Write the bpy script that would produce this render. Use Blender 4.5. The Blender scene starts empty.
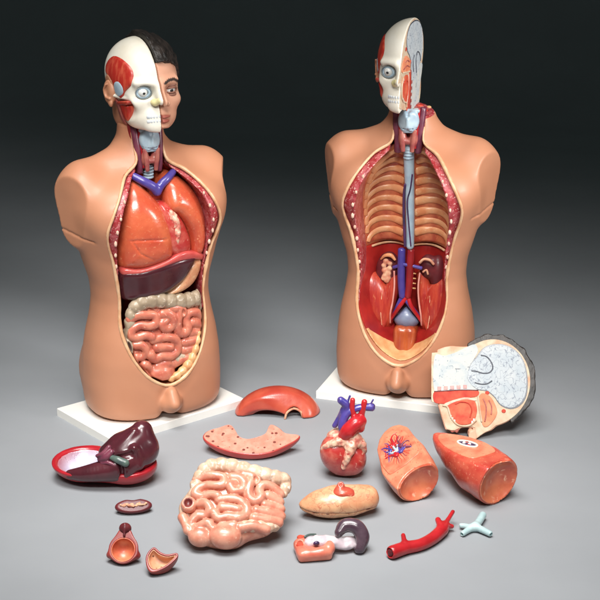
import bpy, math, random
import numpy as np
from mathutils import Matrix, Vector

random.seed(4)
f32 = np.float32
SC = bpy.context.scene
COL = SC.collection

# ------------------------------------------------------------------ camera numbers
FOC, PITCH, CAMH = 1700.0, math.radians(19.03), 1.52      # focal length in 600 px units


def ray(px, py):
    v = (300 - py) / FOC
    return ((px - 300) / FOC, math.cos(PITCH) + v * math.sin(PITCH), -math.sin(PITCH) + v * math.cos(PITCH))


def spot(px, py, z=0.0):
    d = ray(px, py)
    t = (z - CAMH) / d[2]
    return d[0] * t, d[1] * t


def project(p):
    dz = p[:, 2] - CAMH
    fw = p[:, 1] * math.cos(PITCH) - dz * math.sin(PITCH)
    up = p[:, 1] * math.sin(PITCH) + dz * math.cos(PITCH)
    return 300 + FOC * p[:, 0] / fw, 300 - FOC * up / fw


# ------------------------------------------------------------------ fields and meshing
def smin(a, b, k):
    if k <= 0:
        return np.minimum(a, b)
    h = np.maximum(k - np.abs(a - b), 0) / k
    return np.minimum(a, b) - h * h * (k * 0.25)


def smax(a, b, k):
    return -smin(-a, -b, k)


def ell(c, r, R=None):
    def f(X, Y, Z):
        x, y, z = X - c[0], Y - c[1], Z - c[2]
        if R is not None:
            x, y, z = (R[0][0] * x + R[1][0] * y + R[2][0] * z, R[0][1] * x + R[1][1] * y + R[2][1] * z,
                       R[0][2] * x + R[1][2] * y + R[2][2] * z)
        k0 = np.sqrt((x / r[0]) ** 2 + (y / r[1]) ** 2 + (z / r[2]) ** 2)
        k1 = np.sqrt((x / r[0] ** 2) ** 2 + (y / r[1] ** 2) ** 2 + (z / r[2] ** 2) ** 2)
        return k0 * (k0 - 1) / (k1 + 1e-9)
    return f


def cap(a, b, ra, rb=None):
    rb = ra if rb is None else rb
    a = np.array(a, float)
    d = np.array(b, float) - a
    L = max(float(d @ d), 1e-12)

    def f(X, Y, Z):
        x, y, z = X - a[0], Y - a[1], Z - a[2]
        t = np.clip((x * d[0] + y * d[1] + z * d[2]) / L, 0, 1)
        return np.sqrt((x - t * d[0]) ** 2 + (y - t * d[1]) ** 2 + (z - t * d[2]) ** 2) - (ra + (rb - ra) * t)
    return f


def boxf(c, s, r=0.0):
    def f(X, Y, Z):
        x, y, z = np.abs(X - c[0]) - s[0] + r, np.abs(Y - c[1]) - s[1] + r, np.abs(Z - c[2]) - s[2] + r
        return np.sqrt(np.maximum(x, 0) ** 2 + np.maximum(y, 0) ** 2 + np.maximum(z, 0) ** 2) + \
            np.minimum(np.maximum(x, np.maximum(y, z)), 0) - r
    return f


def plane(n, p):
    n = np.array(n, float)
    n /= np.linalg.norm(n)

    def f(X, Y, Z):
        return (X - p[0]) * n[0] + (Y - p[1]) * n[1] + (Z - p[2]) * n[2]
    return f


def poly2(P, U, V):
    """signed distance to a closed 2-D polygon (negative inside)"""
    P = np.array(P, float)
    n = len(P)
    d = None
    s = None
    for i in range(n):
        a, b = P[i], P[i - 1]
        e = b - a
        wx, wy = U - a[0], V - a[1]
        t = np.clip((wx * e[0] + wy * e[1]) / max(e @ e, 1e-12), 0, 1)
        q = (wx - e[0] * t) ** 2 + (wy - e[1] * t) ** 2
        d = q if d is None else np.minimum(d, q)
        c1, c2 = V >= a[1], V < b[1]
        c3 = e[0] * wy > e[1] * wx
        fl = (c1 & c2 & c3) | (~c1 & ~c2 & ~c3)
        s = np.where(fl, -1.0, 1.0) if s is None else np.where(fl, -s, s)
    return s * np.sqrt(d)


def line2(P, U, V):
    d = None
    for a, b in zip(P[:-1], P[1:]):
        ex, ey = b[0] - a[0], b[1] - a[1]
        wx, wy = U - a[0], V - a[1]
        t = np.clip((wx * ex + wy * ey) / max(ex * ex + ey * ey, 1e-12), 0, 1)
        q = (wx - ex * t) ** 2 + (wy - ey * t) ** 2
        d = q if d is None else np.minimum(d, q)
    return np.sqrt(d)


_lat = np.random.default_rng(7).random((32, 32, 32)).astype(f32)


def vnoise(X, Y, Z, s):
    X, Y, Z = np.broadcast_arrays(X * s + 50, Y * s + 50, Z * s + 50)
    xi, yi, zi = np.floor(X).astype(int), np.floor(Y).astype(int), np.floor(Z).astype(int)
    fx, fy, fz = X - xi, Y - yi, Z - zi
    fx, fy, fz = [q * q * (3 - 2 * q) for q in (fx, fy, fz)]
    o = 0
    for a in (0, 1):
        for b in (0, 1):
            for c in (0, 1):
                w = (fx if a else 1 - fx) * (fy if b else 1 - fy) * (fz if c else 1 - fz)
                o = o + w * _lat[(xi + a) % 32, (yi + b) % 32, (zi + c) % 32]
    return o * 2 - 1


def spline(P, n=8, closed=False):
    P = [np.array(p, float) for p in P]
    N = len(P)
    if N < 3 and not closed:
        return [tuple(p) for p in P]
    out = []
    rng = range(N) if closed else range(N - 1)
    for i in rng:
        if closed:
            p0, p1, p2, p3 = P[i - 1], P[i], P[(i + 1) % N], P[(i + 2) % N]
        else:
            p1, p2 = P[i], P[i + 1]
            p0 = P[i - 1] if i else 2 * p1 - p2
            p3 = P[i + 2] if i + 2 < N else 2 * p2 - p1
        for k in range(n):
            t = k / n
            out.append(0.5 * (2 * p1 + (p2 - p0) * t + (2 * p0 - 5 * p1 + 4 * p2 - p3) * t * t
                              + (3 * p1 - p0 - 3 * p2 + p3) * t ** 3))
    if not closed:
        out.append(P[-1])
    return [tuple(p) for p in out]


class Vox:
    def __init__(s, lo, hi, h):
        s.lo, s.h = np.array(lo, float), h
        n = [int(math.ceil((hi[i] - lo[i]) / h)) + 1 for i in range(3)]
        ax = [(lo[i] + h * np.arange(n[i])).astype(f32) for i in range(3)]
        s.ax = ax
        s.X, s.Y, s.Z = ax[0][:, None, None], ax[1][None, :, None], ax[2][None, None, :]
        s.V = np.full(n, 1.0, f32)

    def sl(s, lo, hi):
        out = []
        for i in range(3):
            a = int(np.clip(math.floor((lo[i] - s.lo[i]) / s.h), 0, s.V.shape[i]))
            b = int(np.clip(math.ceil((hi[i] - s.lo[i]) / s.h) + 1, 0, s.V.shape[i]))
            out.append(slice(a, b))
        return tuple(out)

    def ev(s, f, q=None):
        if q is None:
            return f(s.X, s.Y, s.Z).astype(f32)
        return f(s.X[q[0]], s.Y[:, q[1]], s.Z[:, :, q[2]]).astype(f32)

    def add(s, f, k=0.0):
        s.V = np.ascontiguousarray(np.broadcast_to(smin(s.V, s.ev(f), k), s.V.shape))
        return s

    def sub(s, f, k=0.0):
        s.V = np.ascontiguousarray(np.broadcast_to(smax(s.V, -s.ev(f), k), s.V.shape))
        return s

    def cut(s, f, k=0.0):
        s.V = np.ascontiguousarray(np.broadcast_to(smax(s.V, s.ev(f), k), s.V.shape))
        return s

    def tube(s, P, r, k=0.0, n=6, smooth=True, sub=False, wob=None):
        Q = spline(P, n) if smooth and len(P) > 2 else [tuple(p) for p in P]
        m = len(Q)
        rr = np.interp(np.linspace(0, 1, m), np.linspace(0, 1, len(r)), r) if hasattr(r, '__len__') else np.full(m, r)
        if wob:
            rr = rr + wob[0] * np.sin(np.arange(m) * wob[1])
        pad = float(max(rr)) + max(k, 0.0) + 3 * s.h
        T = np.full(s.V.shape, 1.0, f32) if not sub else np.full(s.V.shape, 1.0, f32)
        for i in range(m - 1):
            a, b = np.array(Q[i]), np.array(Q[i + 1])
            q = s.sl(np.minimum(a, b) - pad, np.maximum(a, b) + pad)
            if 0 in T[q].shape:
                continue
            T[q] = np.minimum(T[q], s.ev(cap(a, b, rr[i], rr[i + 1]), q))
        s.V = smin(s.V, T, k) if not sub else smax(s.V, -T, k)
        return s

    def mesh(s, smooth=1):
        V = s.V.astype(f32).copy()
        e = f32(s.h * 0.5)
        for ax in range(3):
            for i in (0, -1):
                ix = [slice(None)] * 3
                ix[ax] = i
                V[tuple(ix)] = np.maximum(V[tuple(ix)], e)
        ins = V < 0
        sh = np.array(V.shape) - 1
        c = np.zeros(sh, np.int8)
        for a in (0, 1):
            for b in (0, 1):
                for d in (0, 1):
                    c += ins[a:sh[0] + a, b:sh[1] + b, d:sh[2] + d]
        act = (c > 0) & (c < 8)
        idx = np.full(sh, -1, np.int64)
        I, J, K = np.where(act)
        n = len(I)
        idx[act] = np.arange(n)
        P = np.zeros((n, 3))
        cnt = np.zeros(n)
        cs = [(a, b, d) for a in (0, 1) for b in (0, 1) for d in (0, 1)]
        for p in cs:
            for ax in range(3):
                if p[ax]:
                    continue
                q = list(p)
                q[ax] = 1
                va = V[I + p[0], J + p[1], K + p[2]]
                vb = V[I + q[0], J + q[1], K + q[2]]
                m = (va < 0) != (vb < 0)
                t = np.where(m, va / np.where(m, va - vb, 1), 0)
                for d in range(3):
                    P[:, d] += np.where(m, p[d] + (t if d == ax else 0), 0)
                cnt += m
        P = P / cnt[:, None] + np.stack([I, J, K], 1)
        P = s.lo + P * s.h
        F = []
        for ax in range(3):
            o1, o2 = (ax + 1) % 3, (ax + 2) % 3
            A = [slice(0, V.shape[i]) for i in range(3)]
            B = list(A)
            A[ax], B[ax] = slice(0, -1), slice(1, None)
            ia, ib = ins[tuple(A)], ins[tuple(B)]
            W = np.array(np.where(ia != ib))
            ok = (W[o1] > 0) & (W[o1] < sh[o1]) & (W[o2] > 0) & (W[o2] < sh[o2])
            W = W[:, ok]
            flip = ia[tuple(W)]

            def cell(d1, d2):
                Q = W.copy()
                Q[o1] -= d1
                Q[o2] -= d2
                return idx[tuple(Q)]
            q = np.stack([cell(1, 1), cell(0, 1), cell(0, 0), cell(1, 0)], 1)
            q[~flip] = q[~flip][:, ::-1]
            F.append(q)
        F = np.concatenate(F)
        for _ in range(smooth):
            acc = np.zeros_like(P)
            dg = np.zeros(n)
            for a, b in ((0, 1), (1, 2), (2, 3), (3, 0)):
                np.add.at(acc, F[:, a], P[F[:, b]])
                np.add.at(acc, F[:, b], P[F[:, a]])
                np.add.at(dg, F[:, a], 1)
                np.add.at(dg, F[:, b], 1)
            P = 0.5 * P + 0.5 * acc / np.maximum(dg, 1)[:, None]
        return P, F


def link_mesh(name, verts, faces, material, parent=None, smooth=True, attrs=None):
    me = bpy.data.meshes.new(name)
    verts = np.asarray(verts, dtype=np.float64)
    if isinstance(faces, np.ndarray):
        n, m = len(verts), len(faces)
        k = faces.shape[1]
        me.vertices.add(n)
        me.vertices.foreach_set('co', verts.astype(f32).ravel())
        me.loops.add(m * k)
        me.loops.foreach_set('vertex_index', faces.astype(np.int32).ravel())
        me.polygons.add(m)
        me.polygons.foreach_set('loop_start', (np.arange(m) * k).astype(np.int32))
        me.update(calc_edges=True)
        me.validate()
    else:
        me.from_pydata([tuple(v) for v in verts], [], [tuple(f) for f in faces])
        me.update()
    if smooth:
        me.polygons.foreach_set('use_smooth', np.ones(len(me.polygons), bool))
    if attrs:
        for an, f in attrs.items():
            a = me.attributes.new(an, 'FLOAT', 'POINT')
            a.data.foreach_set('value', np.asarray(f(verts[:, 0], verts[:, 1], verts[:, 2]), dtype=f32))
    me.materials.append(material)
    o = bpy.data.objects.new(name, me)
    COL.objects.link(o)
    if parent is not None:
        o.parent = parent
    return o


def vobj(name, v, material, parent=None, smooth=1, attrs=None):
    P, F = v.mesh(smooth)
    return link_mesh(name, P, F, material, parent, True, attrs)


def tube_mesh(P, r, seg=12, n=6, closed=False, flat=1.0):
    """swept tube with round ends -> verts, faces"""
    Q = [np.array(p) for p in (spline(P, n, closed) if len(P) > 2 else P)]
    m = len(Q)
    rr = np.interp(np.linspace(0, 1, m), np.linspace(0, 1, len(r)), r) if hasattr(r, '__len__') else np.full(m, r)
    if not closed:
        t0 = (Q[0] - Q[1]) / np.linalg.norm(Q[0] - Q[1])
        t1 = (Q[-1] - Q[-2]) / np.linalg.norm(Q[-1] - Q[-2])
        A = [(Q[0] + t0 * rr[0] * a, rr[0] * b) for a, b in ((.5, .3), (.42, .62), (.25, .9))]
        B = [(Q[-1] + t1 * rr[-1] * a, rr[-1] * b) for a, b in ((.25, .9), (.42, .62), (.5, .3))]
        Q = [a[0] for a in A] + Q + [b[0] for b in B]
        rr = np.array([a[1] for a in A] + list(rr) + [b[1] for b in B])
        m = len(Q)
    vs, fs = [], []
    up = None
    for i in range(m):
        if closed:
            t = Q[(i + 1) % m] - Q[i - 1]
        else:
            t = Q[min(i + 1, m - 1)] - Q[max(i - 1, 0)]
        t = t / (np.linalg.norm(t) + 1e-12)
        if up is None:
            up = np.array([0, 1.0, 0]) if abs(t[1]) < .8 else np.array([0, 0, 1.0])
        sd = np.cross(t, up)
        sd /= np.linalg.norm(sd) + 1e-12
        up = np.cross(sd, t)
        for k in range(seg):
            a = 2 * math.pi * k / seg
            vs.append(Q[i] + rr[i] * (math.cos(a) * sd + flat * math.sin(a) * up))
    for i in range(m if closed else m - 1):
        for k in range(seg):
            a, b = i * seg + k, i * seg + (k + 1) % seg
            c, d = ((i + 1) % m) * seg + (k + 1) % seg, ((i + 1) % m) * seg + k
            fs.append((a, b, c, d))
    if not closed:
        fs.append(tuple(reversed(range(seg))))
        fs.append(tuple((m - 1) * seg + k for k in range(seg)))
    return vs, fs


def tube_obj(name, P, r, material, parent=None, seg=12, n=6, closed=False, flat=1.0):
    vs, fs = tube_mesh(P, r, seg, n, closed, flat)
    return link_mesh(name, vs, fs, material, parent)


def plate_obj(name, pts, to3, thick, material, parent=None, n=5, sm=True):
    """flat piece with a small chamfer: pts 2-D outline, to3(u, v, w) -> 3-D point"""
    P = np.array(spline(pts, n, True)) if sm else np.array(pts, float)
    if 0.5 * np.sum(P[:, 0] * np.roll(P[:, 1], -1) - P[:, 1] * np.roll(P[:, 0], -1)) < 0:
        P = P[::-1]
    t = np.roll(P, -1, 0) - np.roll(P, 1, 0)
    t /= np.linalg.norm(t, axis=1)[:, None] + 1e-9
    nn = np.stack([-t[:, 1], t[:, 0]], 1)
    c = min(thick * .5, .0012)
    m = len(P)
    vs = [to3(u, v, 0) for u, v in P] + [to3(u, v, thick - c) for u, v in P] + \
         [to3(u, v, thick) for u, v in P + nn * c]
    fs = []
    for i in range(m):
        j = (i + 1) % m
        fs += [(i, j, m + j, m + i), (m + i, m + j, 2 * m + j, 2 * m + i)]
    fs.append(tuple(range(2 * m, 3 * m)))
    fs.append(tuple(reversed(range(m))))
    o = link_mesh(name, vs, fs, material, parent, smooth=False)
    return o


def ball_obj(name, c, r, material, parent=None, seg=20, rings=12):
    r = (r, r, r) if not hasattr(r, '__len__') else r
    vs = [(c[0], c[1], c[2] + r[2])]
    for i in range(1, rings):
        a = math.pi * i / rings
        for k in range(seg):
            b = 2 * math.pi * k / seg
            vs.append((c[0] + r[0] * math.sin(a) * math.cos(b), c[1] + r[1] * math.sin(a) * math.sin(b),
                       c[2] + r[2] * math.cos(a)))
    vs.append((c[0], c[1], c[2] - r[2]))
    fs = [(0, 1 + k, 1 + (k + 1) % seg) for k in range(seg)]
    for i in range(rings - 2):
        for k in range(seg):
            a = 1 + i * seg
            fs.append((a + k, a + seg + k, a + seg + (k + 1) % seg, a + (k + 1) % seg))
    e = 1 + (rings - 2) * seg
    fs += [(e + k, len(vs) - 1, e + (k + 1) % seg) for k in range(seg)]
    return link_mesh(name, vs, fs, material, parent)


# ------------------------------------------------------------------ materials
def lin(c):
    o = []
    for v in c:
        v = v / 255.0
        o.append(v / 12.92 if v <= .04045 else ((v + .055) / 1.055) ** 2.4)
    return tuple(o) + (1.0,)


class NT:
    def __init__(s, m):
        s.t = m.node_tree
        s.t.nodes.clear()

    def n(s, typ, **kw):
        nd = s.t.nodes.new(typ)
        for k, v in kw.items():
            setattr(nd, k, v)
        return nd

    def l(s, a, b):
        s.t.links.new(a, b)

    def mix(s, fac, a, b):
        m = s.n('ShaderNodeMix', data_type='RGBA')
        for soc, val in ((m.inputs[0], fac), (m.inputs[6], a), (m.inputs[7], b)):
            if hasattr(val, 'links'):
                s.l(val, soc)
            else:
                soc.default_value = val
        return m.outputs[2]

    def math(s, op, a, b=0.0, clamp=False):
        m = s.n('ShaderNodeMath', operation=op, use_clamp=clamp)
        for i, val in enumerate((a, b)):
            if hasattr(val, 'links'):
                s.l(val, m.inputs[i])
            else:
                m.inputs[i].default_value = val
        return m.outputs[0]

    def ramp(s, val, lo, hi):
        m = s.n('ShaderNodeMapRange')
        s.l(val, m.inputs[0])
        m.inputs[1].default_value, m.inputs[2].default_value = lo, hi
        return m.outputs[0]


def mat(name, col, rough=.36, col2=None, nscale=40, nlo=.35, nhi=.65, col3=None, n3=(160, .6, .68), bump=(220, .06),
        coat=.15, spec=.5, lines=None, paint=(), sss=0.0, dots=None, stretch=None, folds=None):
    m = bpy.data.materials.new(name)
    m.use_nodes = True
    g = NT(m)
    tc = g.n('ShaderNodeTexCoord')
    co = tc.outputs['Object']
    if stretch:
        mp = g.n('ShaderNodeMapping')
        mp.inputs['Scale'].default_value = stretch
        g.l(co, mp.inputs[0])
        co = mp.outputs[0]

    def noise(scale, detail=4, dist=0.0):
        q = g.n('ShaderNodeTexNoise')
        q.inputs['Scale'].default_value = scale
        q.inputs['Detail'].default_value = detail
        q.inputs['Distortion'].default_value = dist
        g.l(co, q.inputs['Vector'])
        return q.outputs['Fac']
    c = lin(col)
    if col2 is not None:
        c = g.mix(g.ramp(noise(nscale), nlo, nhi), c, lin(col2))
    if col3 is not None:
        c = g.mix(g.ramp(noise(n3[0], 3, .6), n3[1], n3[2]), c, lin(col3))
    if lines is not None:      # dark branching lines: cell borders of a distorted Voronoi
        scale, width, lc, dist = lines
        wn = g.n('ShaderNodeTexNoise')
        wn.inputs['Scale'].default_value = scale * .8
        g.l(co, wn.inputs['Vector'])
        vm = g.n('ShaderNodeVectorMath', operation='MULTIPLY_ADD')
        g.l(wn.outputs['Color'], vm.inputs[0])
        vm.inputs[1].default_value = (dist,) * 3
        g.l(co, vm.inputs[2])
        vo = g.n('ShaderNodeTexVoronoi', feature='DISTANCE_TO_EDGE')
        vo.inputs['Scale'].default_value = scale
        g.l(vm.outputs[0], vo.inputs['Vector'])
        c = g.mix(g.ramp(vo.outputs['Distance'], width, width * .35), c, lin(lc))
    if folds is not None:      # meandering folds: where a smooth noise crosses its middle
        q = g.math('ABSOLUTE', g.math('SUBTRACT', noise(folds[0], 1.5, folds[3]), .5))
        c = g.mix(g.ramp(q, folds[1], folds[1] * .35), c, lin(folds[2]))
    if dots is not None:
        scale, rad, dc = dots
        vo = g.n('ShaderNodeTexVoronoi')
        vo.inputs['Scale'].default_value = scale
        g.l(co, vo.inputs['Vector'])
        c = g.mix(g.ramp(vo.outputs['Distance'], rad, rad * .8), c, lin(dc))
    for an, pc, w in paint:
        at = g.n('ShaderNodeAttribute', attribute_name=an)
        c = g.mix(g.ramp(at.outputs['Fac'], w, -w), c, lin(pc))
    b = g.n('ShaderNodeBsdfPrincipled')
    if hasattr(c, 'links'):
        g.l(c, b.inputs['Base Color'])
    else:
        b.inputs['Base Color'].default_value = c
    rn = noise(30, 3)
    r = g.n('ShaderNodeMapRange')
    g.l(rn, r.inputs[0])
    r.inputs[3].default_value, r.inputs[4].default_value = rough - .06, rough + .08
    g.l(r.outputs[0], b.inputs['Roughness'])
    b.inputs['Coat Weight'].default_value = coat
    b.inputs['Coat Roughness'].default_value = .12
    b.inputs['Specular IOR Level'].default_value = spec
    if sss:
        b.inputs['Subsurface Weight'].default_value = sss
        b.inputs['Subsurface Radius'].default_value = (.012, .005, .003)
        b.inputs['Subsurface Scale'].default_value = .5
    if bump:
        bn = g.n('ShaderNodeBump')
        bn.inputs['Strength'].default_value = bump[1]
        bn.inputs['Distance'].default_value = .002
        g.l(noise(bump[0], 5), bn.inputs['Height'])
        g.l(bn.outputs[0], b.inputs['Normal'])
    o = g.n('ShaderNodeOutputMaterial')
    g.l(b.outputs[0], o.inputs[0])
    return m


M = {}
M['skin'] = mat('skin_plastic', (192, 135, 104), .46, (182, 123, 92), 5, .3, .7, coat=.05, bump=(160, .05))
M['skin_face'] = mat('face_plastic', (218, 166, 138), 0.62, (208, 150, 122), 14, coat=.08, bump=(200, .06),
                     paint=(('lip', (160, 84, 70), .0015), ('brow', (52, 38, 32), .0012)))
M['rim'] = mat('cut_edge_cream', (216, 176, 138), .42, (200, 148, 108), 40, .4, .62, (196, 120, 96), (90, .66, .76), bump=(120, .2))
M['section'] = mat('chest_wall_section', (150, 42, 46), .35, (176, 84, 88), 70, .42, .6, (216, 170, 160), (230, .58, .70),
                   bump=(120, .25))
M['lining'] = mat('cavity_red', (168, 40, 34), .3, (138, 28, 28), 22, bump=(90, .12), coat=.3)
M['thorax'] = mat('thoracic_wall', (194, 110, 72), .36, (164, 72, 50), 40, .4, .65, (204, 118, 82), (140, .62, .74), bump=(90, .1), coat=.3)
M['rib'] = mat('rib_tan', (220, 160, 114), .38, (206, 132, 88), 34, .4, .62, (222, 172, 128), (110, .60, .74), bump=(110, .2), coat=.15)
M['plate'] = mat('white_board', (236, 234, 228), .45, (226, 224, 218), 6, coat=0, bump=(300, .03))
M['bone'] = mat('bone_white', (234, 229, 216), .40, (226, 218, 200), 16, bump=(120, .08))
M['muscle'] = mat('muscle_red', (178, 44, 34), .36, (206, 92, 66), 30, .45, .7, bump=(140, .2), stretch=(3, 3, .6))
M['muscle_dark'] = mat('muscle_dark_red', (128, 34, 40), .34, (160, 66, 62), 36, .45, .7, bump=(140, .2), stretch=(3, 3, .7))
M['muscle_orange'] = mat('muscle_orange', (180, 66, 46), .32, (158, 40, 36), 40, .4, .65, (200, 118, 84), (100, .60, .76),
                         stretch=(2.6, 1, .4), coat=.3, bump=(120, .3))
M['white'] = mat('enamel_white', (218, 218, 214), .3, coat=.3)
M['tooth'] = mat('tooth_white', (206, 210, 212), .32, (188, 194, 200), 90, coat=.3)
M['grey_ring'] = mat('socket_grey', (122, 130, 132), .4)
M['black'] = mat('pupil_black', (16, 16, 18), .15, coat=.6, bump=None)
M['iris'] = mat('iris_brown', (44, 26, 18), .15, coat=.6, bump=None)
M['cartilage'] = mat('cartilage_blue', (178, 198, 208), .34, (150, 172, 188), 40)
M['yellow'] = mat('nose_cartilage', (222, 212, 156), .36, (216, 202, 150), 40)
M['vein'] = mat('vein_blue', (62, 56, 138), .3, (84, 70, 142), 40, coat=.3)
M['vein_dark'] = mat('vein_dark', (40, 44, 70), .34, (84, 50, 92), 40)
M['artery'] = mat('artery_red', (186, 36, 42), .3, (164, 28, 34), 40, coat=.3, bump=(90, .15))
M['aorta'] = mat('aorta_dark', (150, 34, 38), .3, (126, 26, 30), 40, coat=.3)
M['purple'] = mat('vessel_purple', (96, 42, 62), .34, (124, 62, 78), 40)
M['gland'] = mat('gland_pink', (178, 106, 92), .36, (152, 72, 70), 60)
M['lung'] = mat('lung_orange', (200, 98, 64), .27, (184, 72, 48), 22, .35, .65, (216, 140, 104), (150, .62, .76), bump=(75, .40),
                coat=.45)
M['lung_pale'] = mat('lung_cut_face', (224, 134, 102), .4, (206, 100, 74), 45, .4, .65, (186, 60, 48), (240, .64, .72),
                     bump=(180, .15))
M['lung_red'] = mat('lung_red', (200, 92, 70), .3, (180, 62, 50), 30, .35, .65, (218, 140, 112), (170, .6, .74), bump=(90, .25), coat=.4)
M['lung_skin'] = mat('lung_skin_pale', (218, 138, 106), .34, (204, 110, 82), 36, .4, .65, (190, 76, 60), (220, .62, .72), bump=(120, .2), coat=.3)
M['bowl_orange'] = mat('lung_base_hollow', (210, 118, 84), .30, (190, 84, 60), 30, .4, .65, (228, 172, 142), (60, .62, .74), bump=(60, .3), coat=.4)  # pale noise patches painted in as glossy highlights of the hollow
M['liver'] = mat('liver_maroon', (70, 30, 36), .22, (58, 22, 28), 20, coat=.5, bump=(70, .05))
M['liver_lobe'] = mat('liver_underside', (84, 36, 44), .24, (66, 26, 34), 24, coat=.45, bump=(60, .15))
M['diaphragm'] = mat('diaphragm_red', (178, 34, 44), .3, (158, 28, 38), 24, coat=.3)
M['diaphragm_pink'] = mat('diaphragm_pink', (196, 92, 84), .3, (176, 62, 60), 24, coat=.3)
M['tendon'] = mat('pale_tendon', (206, 206, 220), .3, (182, 178, 200), 30, coat=.35, paint=(('edge', (166, 40, 48), .014),))
M['green'] = mat('gallbladder_green', (88, 106, 96), .3, (70, 84, 84), 60)
M['stomach'] = mat('stomach_cream', (216, 168, 128), .36, (204, 142, 104), 40, .4, .62, (190, 112, 84), (120, .62, .74), lines=(46, .035, (196, 124, 92), .05), bump=(110, .15))
M['colon'] = mat('colon_grey', (170, 152, 130), .36, (146, 128, 106), 30, (.4), .62, (206, 192, 172), (80, .6, .7), bump=(120, .2))
M['colon_pale'] = mat('colon_cream', (214, 184, 160), .36, (196, 160, 134), 40, .4, .62, (236, 222, 208), (100, .58, .7), bump=(120, .25))
M['gut'] = mat('intestine_pink', (200, 122, 98), .33, (182, 94, 76), 50, .38, .64, (216, 150, 126), (130, .62, .74), coat=.35, bump=(90, .06))
M['gut_pale'] = mat('intestine_pale_pink', (216, 150, 126), .33, (198, 116, 94), 50, .40, .68, (226, 176, 152), (130, .60, .74), coat=.35, bump=(90, .06))
M['hole'] = mat('opened_gut', (98, 34, 34), .4, (136, 60, 50), 60)
M['hole_grey'] = mat('opened_cecum', (110, 84, 78), .35, (70, 46, 46), 60)
M['heart'] = mat('heart_red', (172, 50, 46), .28, (192, 96, 82), 40, .46, .68, (212, 156, 134), (90, .64, .74), bump=(80, .3), coat=.4)
M['fat'] = mat('heart_fat_cream', (216, 182, 156), .34, (196, 112, 98), 70, .42, .62, (176, 64, 62), (150, .60, .70), bump=(120, .3))
M['kidney'] = mat('kidney_maroon', (104, 38, 42), .42, (82, 28, 34), 40, coat=.12, spec=.35)
M['kidney_cut'] = mat('kidney_cut_face', (132, 56, 54), 0.62, (206, 160, 146), 55, .5, .58, coat=0, spec=.22)
M['calyx'] = mat('calyx_cream', (220, 180, 146), 0.62, (196, 120, 96), 90, coat=0, spec=.22)
M['rectum'] = mat('rectum_orange', (176, 88, 42), .33, (146, 56, 32), 24, coat=.3, stretch=(2.5, 1, .6))
M['pelvis'] = mat('pelvis_cream', (216, 172, 122), .36, (196, 140, 92), 40)
M['promontory'] = mat('bone_bluegrey', (128, 140, 162), .34, (108, 116, 146), 40)
M['slab'] = mat('slice_red', (184, 66, 58), .34, (166, 50, 46), 20, coat=.3)
M['slice'] = mat('slice_pink', (216, 146, 126), .42, (206, 128, 108), 50, .4, .6, (164, 84, 70), (190, .66, .70), dots=(62, .24, (116, 58, 48)), bump=(160, .15))
M['dome'] = mat('dome_red', (170, 62, 48), .3, (188, 84, 62), 22, coat=.35, bump=(80, .2))
M['bladder'] = mat('bladder_wall', (156, 62, 54), .36, (134, 46, 44), 40)
M['bladder_in'] = mat('bladder_lining', (218, 132, 94), .36, (196, 92, 66), 45)
M['wedge_in'] = mat('wedge_lining', (222, 170, 134), .4, (206, 140, 104), 60, dots=(90, .2, (120, 80, 60)))
M['spleen'] = mat('spleen_purple_grey', (92, 72, 82), .26, (70, 50, 62), 40, coat=.5)
M['duct'] = mat('pale_tube', (212, 204, 208), .32, (190, 168, 176), 40, coat=.3)
M['duodenum'] = mat('duodenum_pink', (224, 136, 112), .34, (208, 104, 84), 30, coat=.35)
M['tree_blue'] = mat('bronchus_pale_blue', (184, 208, 208), .34, (166, 192, 194), 40, coat=.25)
M['hair'] = mat('hair_black', (24, 20, 18), .46, (48, 40, 36), 50, bump=(170, .7), coat=0, stretch=(1.6, .35, 1.2))
M['brain'] = mat('brain_section', (184, 188, 190), 0.62, (170, 178, 184), 30, folds=(80, .026, (136, 142, 152), .4), bump=(120, .2), coat=0, spec=.22)
M['dura'] = mat('dura_dark', (70, 74, 84), .4)
M['skull_cut'] = mat('skull_cut_edge', (200, 184, 160), 0.62, (194, 154, 126), 40, .4, .66, coat=0, spec=.22)
M['spine'] = mat('spine_section', (192, 192, 186), 0.62, (176, 182, 184), 50, .4, .6, (126, 140, 150), (130, .62, .70), bump=(90, .3), coat=0, spec=.22)
M['throat'] = mat('throat_red', (176, 50, 40), 0.62, (196, 84, 62), 40, coat=0, spec=.22)
M['tongue'] = mat('tongue_orange', (206, 104, 74), 0.62, (186, 66, 50), 40, .4, .65, coat=0, spec=.22)
M['nasal'] = mat('nasal_pink', (220, 144, 108), 0.62, (204, 116, 84), 40, coat=0, spec=.22)
M['seam'] = mat('seam_brown', (112, 60, 40), .45)


# ------------------------------------------------------------------ things
def tag(o, label, cat, group=None):
    o['label'] = label
    o['category'] = cat
    if group:
        o['group'] = group
    return o


def thing(name, label, cat, group=None):
    o = bpy.data.objects.new(name, None)
    o.empty_display_size = .03
    COL.objects.link(o)
    return tag(o, label, cat, group)


def kids(o):
    out = []
    for c in o.children:
        out.append(c)
        out += kids(c)
    return out


def world_pts(root, Mx):
    """all vertices under root, with root at matrix Mx (children carry local matrices)"""
    out = []

    def rec(o, m):
        if o.type == 'MESH':
            n = len(o.data.vertices)
            a = np.empty(n * 3, f32)
            o.data.vertices.foreach_get('co', a)
            a = a.reshape(-1, 3).astype(float)
            A = np.array(m)
            out.append(a @ A[:3, :3].T + A[:3, 3])
        for c in o.children:
            rec(c, m @ c.matrix_basis)
    rec(root, Mx)
    return np.concatenate(out)


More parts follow.
